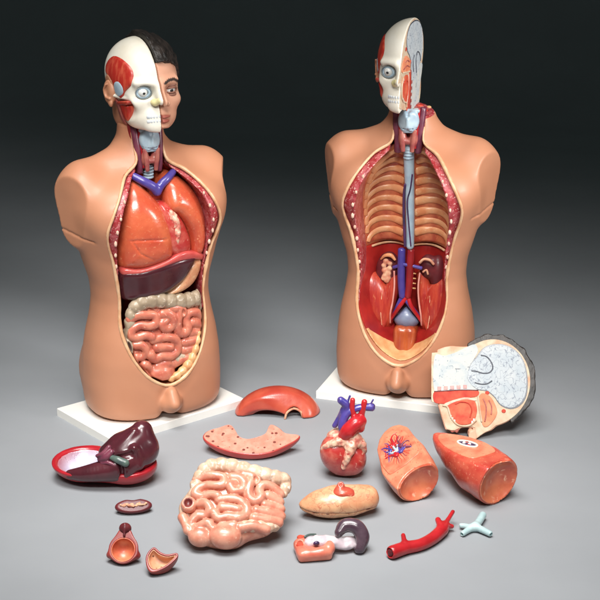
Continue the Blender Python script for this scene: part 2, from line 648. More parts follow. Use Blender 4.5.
def settle(root, R, box, scale=True, lift=0.0, k=None):
    """rest a thing on the floor in pose R where the photograph shows it; size it to the photograph"""
    x0, y0, x1, y1 = box
    s = 1.0 if k is None else k
    gx, gy = spot((x0 + x1) / 2, y1 - 4)
    base = R.to_4x4()
    for it in range(14):
        A = Matrix.Translation((0, 0, 0)) @ base @ Matrix.Scale(s, 4)
        P = world_pts(root, A)
        z0 = P[:, 2].min()
        P = P + np.array([gx, gy, -z0 + lift])
        u, v = project(P)
        if scale and it < 9:
            sw = (x1 - x0) / (u.max() - u.min())
            sh = (y1 - y0) / (v.max() - v.min())
            s *= (sw * sh) ** .5
        du = (x0 + x1) / 2 - (u.max() + u.min()) / 2
        dv = (y0 + y1) / 2 - (v.max() + v.min()) / 2
        rng = CAMH / math.sin(PITCH + math.atan((y1 - 300) / FOC))
        gx += du * rng / FOC
        gy -= dv * rng / FOC / .42
    root.matrix_basis = Matrix.Translation((gx, gy, -z0 + lift)) @ base @ Matrix.Scale(s, 4)
    print('settle', root.name, 'scale %.3f' % s, 'box %.0f %.0f %.0f %.0f' % (u.min(), v.min(), u.max(), v.max()))


def reorigin(root, T):
    """children of root are in torso coordinates: move the origin to the thing's own foot, place with T"""
    P = world_pts(root, Matrix.Identity(4))
    c = Vector(((P[:, 0].min() + P[:, 0].max()) / 2, (P[:, 1].min() + P[:, 1].max()) / 2, P[:, 2].min()))
    for o in kids(root):
        if o.type == 'MESH' and o.matrix_basis == Matrix.Identity(4):
            o.data.transform(Matrix.Translation(-c))
    root.matrix_basis = T @ Matrix.Translation(c)


# ------------------------------------------------------------------ torso shape
PROF = np.array([
    # z, a, b, yc, n
    (.015, .150, .104, .000, 2.5), (.05, .160, .112, .002, 2.5), (.10, .163, .116, .004, 2.4), (.16, .160, .116, .004, 2.4),
    (.21, .153, .110, .002, 2.35), (.26, .142, .102, .000, 2.3), (.30, .136, .100, .000, 2.3), (.34, .139, .103, .000, 2.3),
    (.38, .151, .108, .000, 2.3), (.43, .165, .113, .001, 2.3), (.48, .166, .115, .004, 2.3), (.52, .165, .110, .008, 2.3),
    (.56, .150, .095, .013, 2.3), (.59, .120, .076, .018, 2.2), (.61, .090, .062, .020, 2.1), (.64, .05, .05, .022, 2)])
_zz = np.linspace(.015, .64, 200)


def _smooth(c):
    y = np.interp(_zz, PROF[:, 0], PROF[:, c])
    k = np.exp(-np.linspace(-2, 2, 15) ** 2)
    return np.convolve(np.pad(y, 7, mode='edge'), k / k.sum(), 'valid')


_pa, _pb, _pc, _pn = [_smooth(i) for i in (1, 2, 3, 4)]


def body_core(X, Y, Z):
    a, b, c, n = [np.interp(Z, _zz, q) for q in (_pa, _pb, _pc, _pn)]
    q = (np.abs(X / a) ** n + np.abs((Y - c) / b) ** n) ** (1 / n)
    d = (q - 1) * np.minimum(a, b) * .97
    d = smax(d, Z - .635, .02)
    return smax(d, .021 - Z, .022)


def body(X, Y, Z):
    d = body_core(X, Y, Z)
    for s in (-1, 1):
        d = smin(d, cap((s * .030, .036, .612), (s * .140, .022, .582), .030, .033)(X, Y, Z), .04)     # trapezius, shoulder line
        arm = smin(ell((s * .150, .012, .545), (.050, .062, .060))(X, Y, Z), cap((s * .150, .012, .545), (s * .160, .010, .475), .055, .043)(X, Y, Z), .03)
        arm = smax(arm, plane((s * .90, -.42, -.10), (s * .182, 0, .53))(X, Y, Z), .0015)               # flat cut of the arm
        d = smin(d, arm, .030)
        d = smin(d, ell((s * .07, -.070, .505), (.078, .048, .06))(X, Y, Z), .06)                      # chest muscle
        d = smin(d, ell((s * .07, .078, .11), (.07, .040, .07))(X, Y, Z), .04)                         # buttock
        # crease under the arm stump, groin fold
        d = smax(d, -cap((s * .022, -.128, .080), (s * .105, -.120, .155), .005, .001)(X, Y, Z), .02)
    g = np.maximum(np.maximum(np.abs(Z - .457 - .12 * (Y + .03)) - .0015, .150 - np.abs(X)), -(d + .0030))
    d = smax(d, -g, .002)                                                                              # mould line under the arm
    d = smax(d, -ell((0, -.10, .025), (.012, .17, .058))(X, Y, Z), .028)                                 # gap between the thighs
    g = smin(ell((0, -.112, .062), (.026, .022, .024))(X, Y, Z), cap((0, -.118, .088), (0, -.132, .068), .0125, .0115)(X, Y, Z), .012)
    g = smin(g, ell((0, -.134, .064), (.0120, .011, .011))(X, Y, Z), .003)
    d = smin(d, g, .010)
    d = smin(d, cap((0, .028, .60), (0, .030, .70), .060, .049)(X, Y, Z), .026)                        # neck
    return d


HALF = [(.034, .69), (.034, .645), (.038, .612), (.072, .590), (.100, .558), (.121, .522), (.134, .485), (.131, .452),
        (.118, .41), (.108, .36), (.102, .31), (.104, .26), (.099, .22), (.080, .17), (.046, .126), (0, .104)]
INNER = [(.0, .61), (.03, .600), (.058, .577), (.085, .543), (.102, .498), (.105, .45), (.101, .41), (.096, .36), (.0945, .31),
         (.099, .265), (.095, .22), (.077, .172), (.044, .128), (0, .107)]
OUT = spline(HALF + [(-x, z) for x, z in HALF[::-1][1:]], 4)
INN = spline(INNER + [(-x, z) for x, z in INNER[::-1][1:-1]], 4, True)


def front_y(x, z, f=body, off=0.0):
    ys = np.linspace(-.2, .05, 1001)
    v = f(np.full_like(ys, x), ys, np.full_like(ys, z)) + off
    i = np.where(v < 0)[0]
    return float(ys[i[0]]) if len(i) else 0.0


def bowl_y(d, deep, rise, w):
    t = 1 - np.clip(-d / w, 0, 1)
    return deep - rise * t * t


def neck_carve(X, Y, Z):
    return np.maximum(np.maximum(np.abs(X) - .034, Y - .004), np.maximum(.58 - Z, Z - .70))


def build_body(parent, full_neck):
    v = Vox((-.225, -.165, .012), (.225, .145, .70), .0026)
    v.V = v.ev(body)
    top = .69
    v.V = np.maximum(v.V, v.ev(lambda X, Y, Z: Z - top + 0 * X + 0 * Y))
    D = poly2(OUT, v.X, v.Z).astype(f32)
    carve = np.maximum(D, v.Y - bowl_y(D, .062, .05, .05))
    v.V = np.maximum(v.V, -carve)
    v.cut(lambda X, Y, Z: -neck_carve(X, Y, Z))
    if not full_neck:          # the left half of the neck is cut away slanting where the head half was lifted off
        v.cut(lambda X, Y, Z: np.minimum(X + .0015 + 0 * Y + 0 * Z, plane((.16, -.1, 1), (.0, 0, .672))(X, Y, Z)))
    o = vobj('body_shell', v, M['skin'], parent, smooth=3)
    # cream edge of the cut
    path = [(x, z) for x, z in OUT if z < (.680 if full_neck else .650)]
    pts = []
    for x, z in path:
        y = front_y(x, z, body)
        pts.append((x, y + .0015, z))
    P = np.array(pts)
    for _ in range(3):
        P[1:-1, 1] = .25 * P[:-2, 1] + .5 * P[1:-1, 1] + .25 * P[2:, 1]
    rr_ = np.random.default_rng(8).normal(0, 1, len(P))
    rr_ = np.convolve(rr_, np.ones(5) / 5, 'same')
    tube_obj('cut_rim', [tuple(p) for p in P], list(.0036 + .0012 * rr_), M['rim'], parent, seg=10, n=1)
    return o


def wall_band(parent, wide=0.0):
    """cut chest and belly wall between skin edge and cavity"""
    v = Vox((-.14, -.125, .095), (.14, .04, .615), .0028)
    v.V = v.ev(lambda X, Y, Z: body(X, Y, Z) + .006)
    D1 = poly2(OUT, v.X, v.Z).astype(f32)
    inn = [(x + math.copysign(min(wide, max(0, (z - .26) * .2)), x) * (1 if abs(x) > .03 else 0), z) for x, z in INN]
    D2 = poly2(inn, v.X, v.Z).astype(f32)
    v.V = np.maximum(np.maximum(v.V, D1 - .002), -D2)
    v.cut(lambda X, Y, Z: Y - .03 + 0 * X + 0 * Z)
    v.cut(lambda X, Y, Z: np.minimum(.040 - np.abs(X), Z - .565) + 0 * Y)
    v.cut(lambda X, Y, Z: .262 - Z + 0 * X + 0 * Y)
    o = vobj('chest_wall', v, M['section'], parent)
    # row of cut rib ends
    rj = np.random.default_rng(5)
    for s in (-1, 1):
        for z in (.545, .515, .485, .455, .425, .395, .365, .335, .312, .288):
            z = z + rj.uniform(-.003, .003)
            x = np.interp(z, [p[1] for p in INNER[::-1]], [p[0] for p in INNER[::-1]]) + .005 + rj.uniform(-.0008, .0015) + min(wide, max(0, (z - .26) * .2))
            y = front_y(s * x, z) + .006
            q = rj.uniform(.75, 1.15)
            ball_obj('rib_end', (s * x, y, z), (.0034 * q, .003, .0056 * q * rj.uniform(.85, 1.15)), M['fat_plain'], o, 10, 6)
    return o


M['fat_plain'] = mat('rib_end_cream', (226, 196, 176), 0.62, (210, 160, 140), 60, coat=0, spec=.22)


def veins(parent, name, P, r, m, **k):
    return tube_obj(name, P, r, M[m], parent, **k)


def neck_parts(parent, right_only=False):
    v = Vox((-.05, -.04, .57), (.05, .06, .71), .0022)
    v.add(cap((0, .016, .622), (0, .016, .690), .034, .033))
    for s in (-1, 1):
        v.add(cap((s * .024, -.008, .600), (s * .030, .0, .690), .010, .012), .006)
    if right_only:
        v.cut(lambda X, Y, Z: np.minimum(X + .0015 + 0 * Y + 0 * Z, plane((.16, -.1, 1), (.0, 0, .668))(X, Y, Z)))
    o = vobj('neck_muscle', v, M['muscle_dark'], parent)
    v = Vox((-.034, -.062, .615), (.034, .01, .685), .0016)
    for s in (-1, 1):
        v.V = np.minimum(v.V, smax(v.ev(plane((s * .62, -1, .12), (0, -.044, .650))), v.ev(ell((s * .008, -.022, .650), (.016, .030, .024))), .004))
    v.sub(cap((0, -.052, .678), (0, -.040, .664), .007, .003), .004)
    v.add(boxf((0, -.020, .628), (.014, .014, .005), .004), .004)
    v.add(cap((-.020, -.020, .672), (.020, -.020, .672), .0045), .003)
    v.tube([(-.018, -.030, .636), (0, -.042, .633), (.018, -.030, .636)], .0014, .002, sub=True)
    o2 = vobj('larynx', v, M['cartilage'], parent)
    o2.data.transform(Matrix.Translation((0, -.002, .010)))
    v = Vox((-.03, -.05, .585), (.03, .0, .64), .0016)
    for s in (-1, 1):
        v.add(ell((s * .013, -.022, .613), (.010, .012, .020)), .006)
    v.add(ell((0, -.028, .607), (.014, .008, .007)), .008)
    o2 = vobj('thyroid_gland', v, M['gland'], parent)
    o2.data.transform(Matrix.Translation((0, -.002, .006)))
    for k in range(5):
        ring = [(.0095 * math.cos(a), -.012 + .011 * math.sin(a), .600 - .007 * k) for a in
                [2 * math.pi * i / 14 for i in range(14)]]
        tube_obj('trachea_ring', ring, .0031, M['cartilage'], parent, seg=8, n=2, closed=True)
    veins(parent, 'jugular_vein', [(-.030, -.008, .690), (-.028, -.020, .645), (-.024, -.022, .61), (-.024, -.02, .588)], .0082, 'purple')
    veins(parent, 'jugular_vein', [(.030, -.008, .685), (.027, -.018, .645), (.024, -.022, .61), (.022, -.02, .588)], .0078, 'purple')
    for s in (-1, 1):
        veins(parent, 'strap_muscle', [(s * .016, -.034, .640), (s * .012, -.036, .615), (s * .010, -.034, .592)], [.005, .0062, .005], 'gland', flat=.6)
    for s in (-1, 1):
        veins(parent, 'carotid_artery', [(s * .022, -.018, .685), (s * .019, -.026, .63), (s * .016, -.026, .598)], .0032, 'artery')
    return o


# ------------------------------------------------------------------ head
HC = Vector((0, .02, .665))


def head_f(X, Y, Z, skull=False):
    d = ell((0, .022, .795), (.078, .100, .088))(X, Y, Z)
    d = smin(d, ell((0, -.020, .752), (.064, .066, .085))(X, Y, Z), .03)
    d = smin(d, ell((0, -.036, .702), (.054, .050, .038))(X, Y, Z), .03)
    d = smin(d, ell((0, -.078, .682), (.018, .013, .014))(X, Y, Z), .022)
    d = smin(d, ell((0, .05, .70), (.052, .055, .06))(X, Y, Z), .03)
    for s in (-1, 1):
        d = smin(d, ell((s * .043, -.056, .742), (.020, .016, .014))(X, Y, Z), .02)
        d = smin(d, cap((s * .012, -.082, .788), (s * .048, -.066, .790), .008, .007)(X, Y, Z), .014)
        d = smax(d, -ell((s * .032, -.091, .769), (.019, .017, .012))(X, Y, Z), .012)
        if skull:
            d = smax(d, -ell((s * .034, -.083, .768), (.0185, .018, .0165))(X, Y, Z), .004)
    if skull:
        d = smin(d, cap((0, -.084, .778), (0, -.100, .750), .009, .012)(X, Y, Z), .014)
        d = smin(d, ell((0, -.074, .706), (.030, .018, .026))(X, Y, Z), .014)
        d = smin(d, ell((0, -.072, .686), (.030, .017, .015))(X, Y, Z), .016)
        for s in (-1, 1):
            d = smax(d, -ell((s * .062, -.035, .728), (.014, .030, .022))(X, Y, Z), .012)
            d = smax(d, -ell((s * .078, -.030, .790), (.012, .034, .026))(X, Y, Z), .014)
            d = smin(d, cap((s * .054, -.052, .750), (s * .074, .0, .752), .006, .006)(X, Y, Z), .006)
    else:
        d = smin(d, cap((0, -.086, .782), (0, -.107, .748), .008, .011)(X, Y, Z), .014)
        for s in (-1, 1):
            d = smin(d, ell((s * .012, -.098, .742), (.008, .009, .007))(X, Y, Z), .006)
            d = smax(d, -ell((s * .008, -.102, .735), (.004, .006, .004))(X, Y, Z), .004)
        d = smin(d, ell((0, -.089, .711), (.024, .012, .0055))(X, Y, Z), .007)
        d = smin(d, ell((0, -.088, .7005), (.021, .012, .006))(X, Y, Z), .006)
        d = smax(d, -cap((0, -.104, .7055), (.024, -.088, .7055), .0016, .0012)(X, Y, Z), .004)
        d = smax(d, -cap((0, -.101, .727), (0, -.101, .718), .003, .003)(X, Y, Z), .008)
    return d


def ear_vox(sx):
    v = Vox((min(0, sx * .10), -.02, .70), (max(0, sx * .10), .06, .81), .0014)
    c, q = sx * .079, sx * .35
    v.add(ell((c, .016, .758), (.0075, .017, .029), [[math.cos(q), math.sin(q), 0], [-math.sin(q), math.cos(q), 0], [0, 0, 1]]))
    v.sub(ell((c + sx * .008, .010, .761), (.006, .010, .018)), .005)
    v.add(ell((c + sx * .001, .006, .733), (.005, .008, .009)), .006)
    v.tube([(c + sx * .005, .003, .744), (c + sx * .008, .018, .747), (c + sx * .010, .022, .764), (c + sx * .008, .013, .777)], .0024, .003)
    v.add(ell((sx * .070, .010, .757), (.012, .013, .018)), .01)
    return v


def eye_parts(parent, sx, socket):
    c = (sx * .033, -.0672 if socket else -.0655, .768)
    e = ball_obj('eye', c, .0120 if socket else .0138, M['white'], parent)
    fw = Vector((sx * .06, -1, -.05)).normalized()
    q = .86 if socket else 1.0
    ball_obj('iris', Vector(c) + fw * .0098 * q, (.0064 * q, .0044 * q, .0064 * q), M['grey_ring'] if socket else M['iris'], e, 16, 8)
    ball_obj('pupil', Vector(c) + fw * .0122 * q, (.0042 * q, .0024 * q, .0042 * q), M['black'], e, 12, 8)
    if socket:
        ring = []
        for i in range(20):
            a = 2 * math.pi * i / 20
            x, z = c[0] + .0172 * math.cos(a), c[2] + .0140 * math.sin(a)
            ring.append((x, front_y(x, z, lambda X, Y, Z: head_f(X, Y, Z, True)) - .0002, z))
        R = np.array(ring)
        for _ in range(4):
            R[:, 1] = .5 * R[:, 1] + .25 * (np.roll(R[:, 1], 1) + np.roll(R[:, 1], -1))
        tube_obj('eye_muscle', [(c[0] + (a_ - c[0]) * .76, b_ + .0022, c[2] + (d_ - c[2]) * .78) for a_, b_, d_ in R], .0030, M['cartilage'], e, seg=8, n=2, closed=True)
        tube_obj('eye_socket', [tuple(q) for q in R], .0014, M['grey_ring'], e, seg=8, n=2, closed=True)
    return e


SK = {}


def skull_half(parent):
    """bare skull side of the head (body's right half), kept in torso coordinates"""
    v = Vox((-.095, -.125, .655), (.004, .13, .89), .0018)
    v.V = v.ev(lambda X, Y, Z: head_f(X, Y, Z, True) + .002)
    v.cut(lambda X, Y, Z: X + .0008 + 0 * Y + 0 * Z)
    v.cut(plane((0, .12, -1), (0, -.06, .674)), .008)
    v.cut(plane((0, .9, -.6), (0, .028, .70)), .01)
    sk = vobj('skull', v, M['bone'], parent)

    def patch(name, poly, off, m, k=.006, xlim=-.02):
        w = Vox((-.10, -.10, .67), (xlim, .09, .86), .0018)
        w.V = w.ev(lambda X, Y, Z: head_f(X, Y, Z, False) - off)
        D = poly2(spline(poly, 5, True), w.Y, w.Z).astype(f32)
        w.V = smax(w.V, np.broadcast_to(D, w.V.shape), k)
        w.V = np.maximum(w.V, -w.ev(lambda X, Y, Z: head_f(X, Y, Z, False) + .02))
        w.cut(lambda X, Y, Z: X - xlim + 0 * Y + 0 * Z)
        return vobj(name, w, M[m], sk)
    patch('temporal_muscle', [(-.012 + (a_ + .012) * 1.12, .805 + (b_ - .805) * 1.12) for a_, b_ in [(-.054, .790), (-.048, .818), (-.018, .836), (.016, .838), (.036, .820), (.034, .800), (.012, .792), (-.004, .778),
                              (-.014, .758), (-.026, .754), (-.038, .772)]], .0006, 'muscle')
    patch('temporal_tendon', [(-.040, .776), (-.026, .790), (-.008, .784), (-.006, .760), (-.020, .752), (-.034, .760)], .0016, 'cartilage', .004)
    patch('masseter_muscle', [(-.046, .735), (-.018, .738), (-.004, .728), (-.010, .700), (-.030, .694), (-.044, .704)], .0005, 'muscle')
    patch('cheek_muscle', [(-.056, .748), (-.02, .742), (.0, .735), (-.002, .728), (-.02, .732), (-.05, .738)], .0026, 'muscle_orange', .003)
    patch('neck_strip', [(.004, .760), (.018, .745), (.022, .710), (.020, .672), (.004, .672), (.004, .70), (-.002, .73)], .0022, 'gland', .004)
    # skin left on behind the jaw and round the ear
    w = Vox((-.10, -.01, .655), (-.0, .13, .80), .002)
    w.V = w.ev(lambda X, Y, Z: head_f(X, Y, Z, False) - .0015)
    D = poly2(spline([(.012, .672), (.014, .72), (.008, .755), (.004, .785), (.022, .800), (.042, .785), (.05, .75), (.075, .72),
                      (.12, .70), (.12, .66), (.06, .655), (.02, .655)], 4, True), w.Y, w.Z).astype(f32)
    w.V = smax(w.V, np.broadcast_to(D, w.V.shape), .004)
    w.cut(lambda X, Y, Z: X + .03 + 0 * Y + 0 * Z)
    vobj('neck_skin', w, M['skin'], sk)
    vobj('ear', ear_vox(-1), M['skin'], sk)
    eye_parts(sk, -1, True)
    # nose cartilage and teeth
    w = Vox((-.03, -.125, .725), (-.001, -.07, .785), .0014)
    w.add(cap((-.004, -.099, .751), (-.012, -.090, .744), .0085, .006))
    w.add(ell((-.013, -.086, .746), (.009, .009, .008)), .006)
    w.cut(lambda X, Y, Z: X + .001 + 0 * Y + 0 * Z)
    vobj('nose_cartilage', w, M['yellow'], sk)
    w = Vox((-.034, -.105, .690), (-.0005, -.05, .726), .0011)
    for row, z0, hh in ((0, .7115, .0052), (1, .7010, .0048)):
        for i in range(6):
            a = .10 + i * .22
            x = -.030 * math.sin(a)
            y = front_y(x, z0, lambda X, Y, Z: head_f(X, Y, Z, True) + .002)
            w.add(ell((x, y + .0016, z0), (.0031, .0026, hh)), .0008)
    w.cut(lambda X, Y, Z: X + .001 + 0 * Y + 0 * Z)
    vobj('teeth', w, M['tooth'], sk)
    return sk


def face_half(parent):
    """living side of the head (body's left half)"""
    v = Vox((-.004, -.13, .655), (.10, .135, .90), .0017)
    v.V = v.ev(lambda X, Y, Z: head_f(X, Y, Z, False))
    v.cut(lambda X, Y, Z: .0012 - X + 0 * Y + 0 * Z)
    v.cut(lambda X, Y, Z: np.maximum(.667 - Z, (-.052 - Y) * .30 + .672 - Z) + 0 * X)
    v.add(lambda X, Y, Z: np.maximum(np.maximum(cap((0, .035, .66), (0, .04, .75), .056, .056)(X, Y, Z), .0012 - X), .667 - Z), .01)
    v.cut(lambda X, Y, Z: .0012 - X + 0 * Y + 0 * Z)

    def lip(x, y, z):
        d = np.minimum(ell((0, -.09, .711), (.024, .03, .0052))(x, y, z), ell((0, -.09, .7005), (.021, .03, .0058))(x, y, z))
        return d

    def brow(x, y, z):
        return line2([(.012, .789), (.024, .794), (.040, .794), (.054, .786)], x, z) - .0034 + np.where(y > -.03, 1, 0) + .0012 * np.sin(x * 2600)
    fc = vobj('face', v, M['skin_face'], parent, attrs={'lip': lip, 'brow': brow})
    vobj('ear', ear_vox(1), M['skin_face'], fc)
    e = eye_parts(fc, 1, False)
    # eyelids
    for z0, zz in ((.7738, .780), (.7636, .758)):
        pts = []
        for x in np.linspace(.016, .051, 8):
            t = (x - .0335) / .0178
            z = .768 + (z0 - .768) * math.sqrt(max(0, 1 - t * t)) * 1.15
            y = -.0655 - math.sqrt(max(.0150 ** 2 - (x - .033) ** 2 - (z - .768) ** 2, 1e-6))
            pts.append((x, min(y, -.066), z))
        tube_obj('eyelid', pts, .0026 if zz > .77 else .0019, M['skin_face'], e, seg=8, n=3)
    for z0, hh in ((.7795, .0072), (.7570, .0066)):      # lid skin above and below the opening
        ball_obj('eyelid', (.0333, -.0680, z0), (.0165, .0118, hh), M['skin_face'], e, 20, 12)
    # hair
    w = Vox((-.004, -.12, .735), (.10, .14, .905), .0018)

    def hairf(X, Y, Z):
        n = vnoise(X * .8, Y * .7, Z, 55) * .0042 + vnoise(X * 1.6, Y * .5, Z * 1.3, 120) * .0018
        d = np.minimum(head_f(X, Y, Z, False), ell((0, .024, .797), (.079, .101, .089))(X, Y, Z)) - .0075 - n
        # hairline: forehead, temple, sideburn, behind the ear
        hl = np.interp(Y, [-.12, -.085, -.06, -.035, -.02, -.004, .002, .03, .04, .06, .13], [.842, .838, .828, .812, .79, .768, .79, .80, .77, .735, .725])
        d = smax(d, hl + vnoise(X, Y, Z, 120) * .004 - Z, .008)
        return d
    w.V = np.broadcast_to(w.ev(hairf), w.V.shape).copy()
    w.cut(lambda X, Y, Z: .0008 - X + 0 * Y + 0 * Z)
    vobj('hair', w, M['hair'], fc)
    return fc


def hp(cx, cy):       # section drawing units -> (y, z) of the head's middle plane
    return (.122 - (cy - 75) * .00056, .655 + (cx - 65) * .0005)


def section(parent, sgn, x0, stub=0, skull=False):
    """brain, skull edge, spine, throat, mouth and nose on the middle plane; sgn = side the plane faces"""
    def to3(dx):
        return lambda u, v, w: (x0 + sgn * (w + dx), u, v)

    def head2(n=90):
        # contour of the head in the middle plane, by marching rays from its centre
        out = []
        for i in range(n):
            a = 2 * math.pi * i / n
            ts = np.linspace(.02, .17, 600)
            y, z = .0 + ts * math.cos(a), .765 + ts * math.sin(a)
            v = np.maximum(head_f(np.zeros_like(ts), y, z, skull) + (.0035 if skull else .0015), np.maximum(.672 - z, ((-.052 - y) * .30 + .674 - z)))
            if stub:
                v = smin(v, np.maximum(np.abs(y - .030) - .058, np.maximum(stub - z, z - .72)), .012)
                v = np.maximum(v, stub - z)
            k = np.where(v > 0)[0]
            t = ts[k[0]] if len(k) else .17
            out.append((t * math.cos(a), .765 + t * math.sin(a)))
        return out
    P = lambda L: [hp(*p) for p in L]
    plate_obj('skull_section', head2(), to3(0), .0010, M['skull_cut'], parent, sm=False)
    br = [(284, 140), (310, 116), (350, 104), (400, 106), (450, 130), (485, 175), (500, 240), (495, 310), (468, 350), (425, 366), (380, 352), (350, 318),
          (318, 296), (272, 288), (236, 262), (226, 226), (246, 180), (268, 160)]
    plate_obj('brain_lining', [hp(c[0] + (c[0] - 370) * .045, c[1] + (c[1] - 235) * .045) for c in br], to3(.0009), .0008, M['dura'], parent)
    plate_obj('brain', P(br), to3(.0015), .0012, M['brain'], parent)
    tb = [hp(*c) for c in [(290, 146), (316, 152), (338, 176), (344, 200), (330, 218), (300, 222), (268, 214), (246, 212)]]
    tube_obj('cerebellum_edge', [to3(.0027)(u, v, 0) for u, v in tb], .0016, M['dura'], parent, seg=8)
    tb = [hp(*c) for c in [(262, 262), (290, 268), (318, 266), (340, 254)]]
    tube_obj('ventricle', [to3(.0027)(u, v, 0) for u, v in tb], .0017, M['dura'], parent, seg=8)
    plate_obj('spine_section', P([(72, 152), (120, 148), (170, 134), (225, 110), (262, 100), (276, 128), (256, 164), (238, 192), (226, 240), (250, 276), (270, 292), (210, 292), (140, 294), (72, 298)]),
              to3(.0011), .0011, M['spine'], parent)
    for c in ((95, 285), (125, 283), (155, 281), (185, 279), (215, 277)):
        y, z = hp(*c)
        plate_obj('vertebra', [(y - .006, z - .0042), (y + .003, z - .0042), (y + .003, z + .0042), (y - .006, z + .0042)], to3(.0019), .0011, M['gland'], parent, sm=False)
    plate_obj('throat', P([(72, 302), (140, 298), (210, 294), (276, 296), (268, 320), (200, 330), (150, 350), (110, 352), (72, 344)]), to3(.0011), .0012, M['throat'], parent)
    plate_obj('tongue', P([(132, 360), (160, 340), (215, 326), (258, 338), (270, 372), (262, 412), (232, 436), (186, 436), (150, 404)]), to3(.0011), .0016, M['tongue'], parent)
    plate_obj('nasal_cavity', P([(280, 326), (296, 306), (330, 318), (352, 348), (364, 384), (350, 416), (318, 446), (296, 438), (286, 380)]), to3(.0011), .0016, M['nasal'], parent)
    plate_obj('palate', P([(118, 352), (160, 336), (215, 324), (262, 330), (262, 338), (216, 333), (164, 345), (126, 362)]), to3(.0020), .0012, M['fat_plain'], parent)
    for c, r in (((318, 304), (.006, .0035)), ((394, 380), (.0065, .0035)), ((182, 204), (.0022, .005)), ((232, 196), (.002, .002))):
        y, z = hp(*c)
        plate_obj('sinus', [(y + r[0] * math.cos(a) * .7, z + r[1] * math.sin(a) * 1.4) for a in np.linspace(0, 2 * math.pi, 9)[:-1]], to3(.0014), .0011, M['throat' if r[0] > .004 else 'dura'], parent)
    tube_obj('throat_edge', [to3(.0020)(*hp(*c), 0) for c in [(72, 300), (130, 297), (200, 293), (276, 294)]], .0013, M['kidney'], parent, seg=8)
    tube_obj('tongue_edge', [to3(.0030)(*hp(*c), 0) for c in [(170, 352), (196, 344), (232, 350), (246, 376), (238, 408)]], .0016, M['throat'], parent, seg=8)
    tube_obj('nasal_fold', [to3(.0030)(*hp(*c), 0) for c in [(300, 330), (312, 360), (312, 395), (306, 425)]], .0016, M['gland'], parent, seg=8)
    tube_obj('nasal_fold', [to3(.0030)(*hp(*c), 0) for c in [(326, 335), (338, 362), (336, 395)]], .0016, M['gland'], parent, seg=8)
    for c in ((148, 404), (156, 414), (166, 423), (248, 428), (256, 418)):
        y, z = hp(*c)
        plate_obj('tooth', [(y - .003, z - .002), (y + .003, z - .002), (y + .003, z + .002), (y - .003, z + .002)], to3(.0026), .0013, M['white'], parent, sm=False)
    tube_obj('palate_edge', [to3(.0024)(*hp(*c), 0) for c in [(276, 318), (280, 350), (286, 390), (292, 425)]], .0022, M['skull_cut'], parent, seg=8)
    tube_obj('jaw_edge', [to3(.0024)(*hp(*c), 0) for c in [(112, 358), (134, 366), (150, 408), (184, 440), (234, 442), (266, 420)]], .0022, M['skull_cut'], parent, seg=8)


# ------------------------------------------------------------------ inside of the torso
def lin_y(D, Z=None):
    rise, deep = .056, .054
    if Z is not None:
        t = np.clip((.335 - Z) / .10, 0, 1)
        rise = .056 + .066 * t * t * (3 - 2 * t)
        u = np.clip((Z - .353) / .012, 0, 1)
        deep, rise = deep - .024 * u, rise - .018 * u
    return deep - rise * (1 - np.clip(-D / .055, 0, 1)) ** 2


_INN = np.array(INN)


def lin_at(x, z):
    return float(lin_y(poly2(INN, np.array([x]), np.array([z])), np.array([z]))[0])


def lining(parent, name, m, z0, z1, proud, over=.004):
    v = Vox((-.12, -.10, max(z0 - .01, .098)), (.12, .085, z1 + .004), .0028)
    D = poly2(INN, v.X, v.Z).astype(f32)
    yb = lin_y(D, None if over > .01 else v.Z) - proud
    if True:      # spine bulge
        bul = .022 * np.exp(-(v.X / .022) ** 2) * np.clip((v.Z - .14) / .06, .15, 1)
        yb = yb - bul
    v.V = np.broadcast_to(np.maximum(np.maximum(yb - v.Y, v.Y - .072), D - over), v.V.shape).astype(f32).copy()
    v.cut(lambda X, Y, Z: np.maximum(z0 - Z, Z - z1) + 0 * X + 0 * Y, .003)
    return vobj(name, v, M[m], parent)


